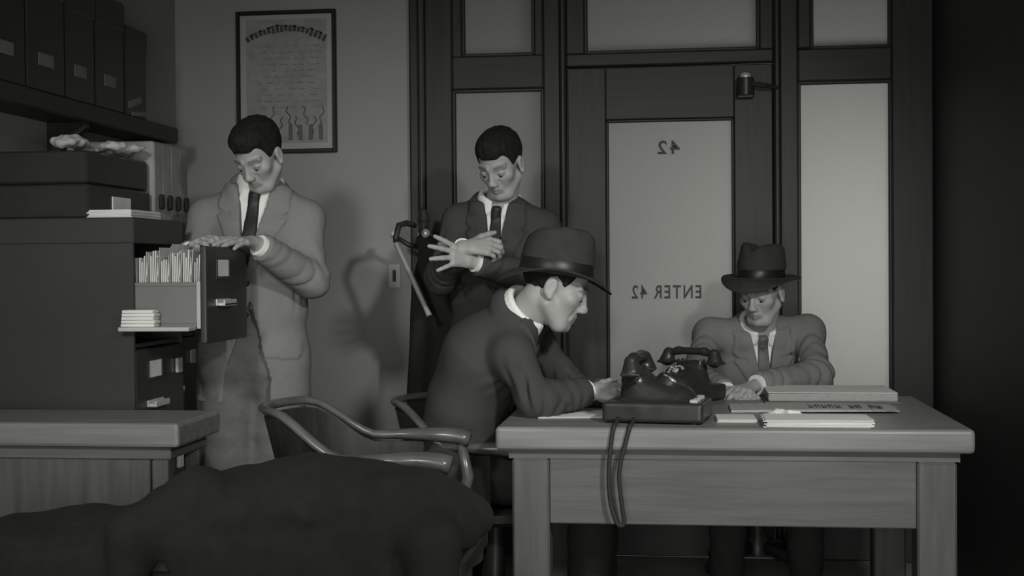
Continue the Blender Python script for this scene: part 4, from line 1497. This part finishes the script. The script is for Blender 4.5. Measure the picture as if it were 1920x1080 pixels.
# ---- the man leaning over the left end of the desk
PEL = at(868, 862, 4.27)
N = at(978, 592, 4.16)
R = head_frame(90, 23)
p3 = person(dict(
    label='man in a dark jacket and wide-brimmed hat leaning over the left end of the desk', base=(float(PEL[0]), float(PEL[1]), 0),
    N=N, PEL=PEL, SR=at(960, 668, 4.02), SL=at(1000, 640, 4.36), ER=at(1008, 754, 3.99), EL=at(1080, 738, 4.36), WR=at(1100, 735, 4.10), WL=at(1130, 734, 4.24),
    C=at(1043, 535, 4.11), R=R, hs=1.08, jacket=.058, trousers=.022, tie=.02, hem=-.12, bow=.062, collar=.064, collar_up=.008, trap=.040, fold=1.4,
    hands=[dict(W=at(1104, 734, 4.10), d=vec(1, .05, -.04), nb=vec(.2, -.6, .75), th=vec(.2, .5, .8), curl=[.3, .35, .4, .45], spread=[.06, .02, -.03, -.08], sc=1.0),
           dict(W=at(1134, 733, 4.24), d=vec(1, -.2, -.05), nb=vec(0, .2, 1), th=vec(.2, -1, 0), curl=[.15, .15, .15, .2], spread=[.12, .02, -.06, -.14], sc=1.0)],
    legs=[[PEL + np.array((.02, -.09, -.01)), np.array((PEL[0] + .42, PEL[1] - .10, .505)), np.array((PEL[0] + .40, PEL[1] - .11, .09)), (1, -.1, 0)],
          [PEL + np.array((.02, .09, -.01)), np.array((PEL[0] + .42, PEL[1] + .08, .505)), np.array((PEL[0] + .42, PEL[1] + .09, .09)), (1, 0, 0)]]))
hc = at(1043, 535, 4.11)
Rh = head_frame(92, 9)
hair(hc, R, 1.08, p3, grow=.985, front=.066)
fedora(hc + 1.08 * (-.006 * R[1] + .032 * Rh[2]), Rh, 1.12, p3, front=-.036, side=.012, back=-.048, brimw=.056, crown=.128)

# ---- the man behind the desk
PEL = at(1424, 850, 5.14)
N = at(1424, 618, 4.96)
R = head_frame(-34, 17)
p4 = person(dict(
    label='man in a dark felt hat sitting behind the desk with his forearms on it', base=(float(PEL[0]), float(PEL[1]), 0),
    N=N, PEL=PEL, SR=at(1332, 629, 4.98), SL=at(1514, 623, 4.98), ER=at(1300, 712, 4.74), EL=at(1532, 706, 4.76), WR=at(1360, 735, 4.56), WL=at(1420, 722, 4.56),
    C=at(1427, 546, 4.85), R=R, hs=.97, jacket=.20, trousers=.03, tie=.13, hem=-.10, bow=.02, vd=.26, vw=.050, fold=1.15,
    hands=[dict(W=at(1364, 735, 4.55), d=vec(.5, -.8, -.05), nb=vec(.1, -.3, 1), th=vec(.3, 1, 0), curl=[.3, .35, .4, .4], spread=[.06, .02, -.03, -.08]),
           dict(W=at(1415, 724, 4.55), d=vec(-.75, -.75, -.12), nb=vec(-.1, -.3, 1), th=vec(0, 1, 0), curl=[.3, .35, .4, .4], spread=[.06, .02, -.03, -.08])],
    legs=[[PEL + np.array((.09, -.02, -.01)), np.array((PEL[0] + .13, PEL[1] - .42, .51)), np.array((PEL[0] + .14, PEL[1] - .36, .09)), (.1, -1, 0)],
          [PEL + np.array((-.09, -.02, -.01)), np.array((PEL[0] - .13, PEL[1] - .42, .51)), np.array((PEL[0] - .14, PEL[1] - .36, .09)), (-.1, -1, 0)]]))
hc = at(1427, 546, 4.85)
Rh = head_frame(-34, 3, -3)
hair(hc, R, .97, p4, grow=.985, front=.066)
fedora(hc + .97 * (.002 * R[1] + .052 * Rh[2]), Rh, 1.02, p4, front=-.045, side=.002, back=.004, brimw=.052, crown=.122, taper=.88)
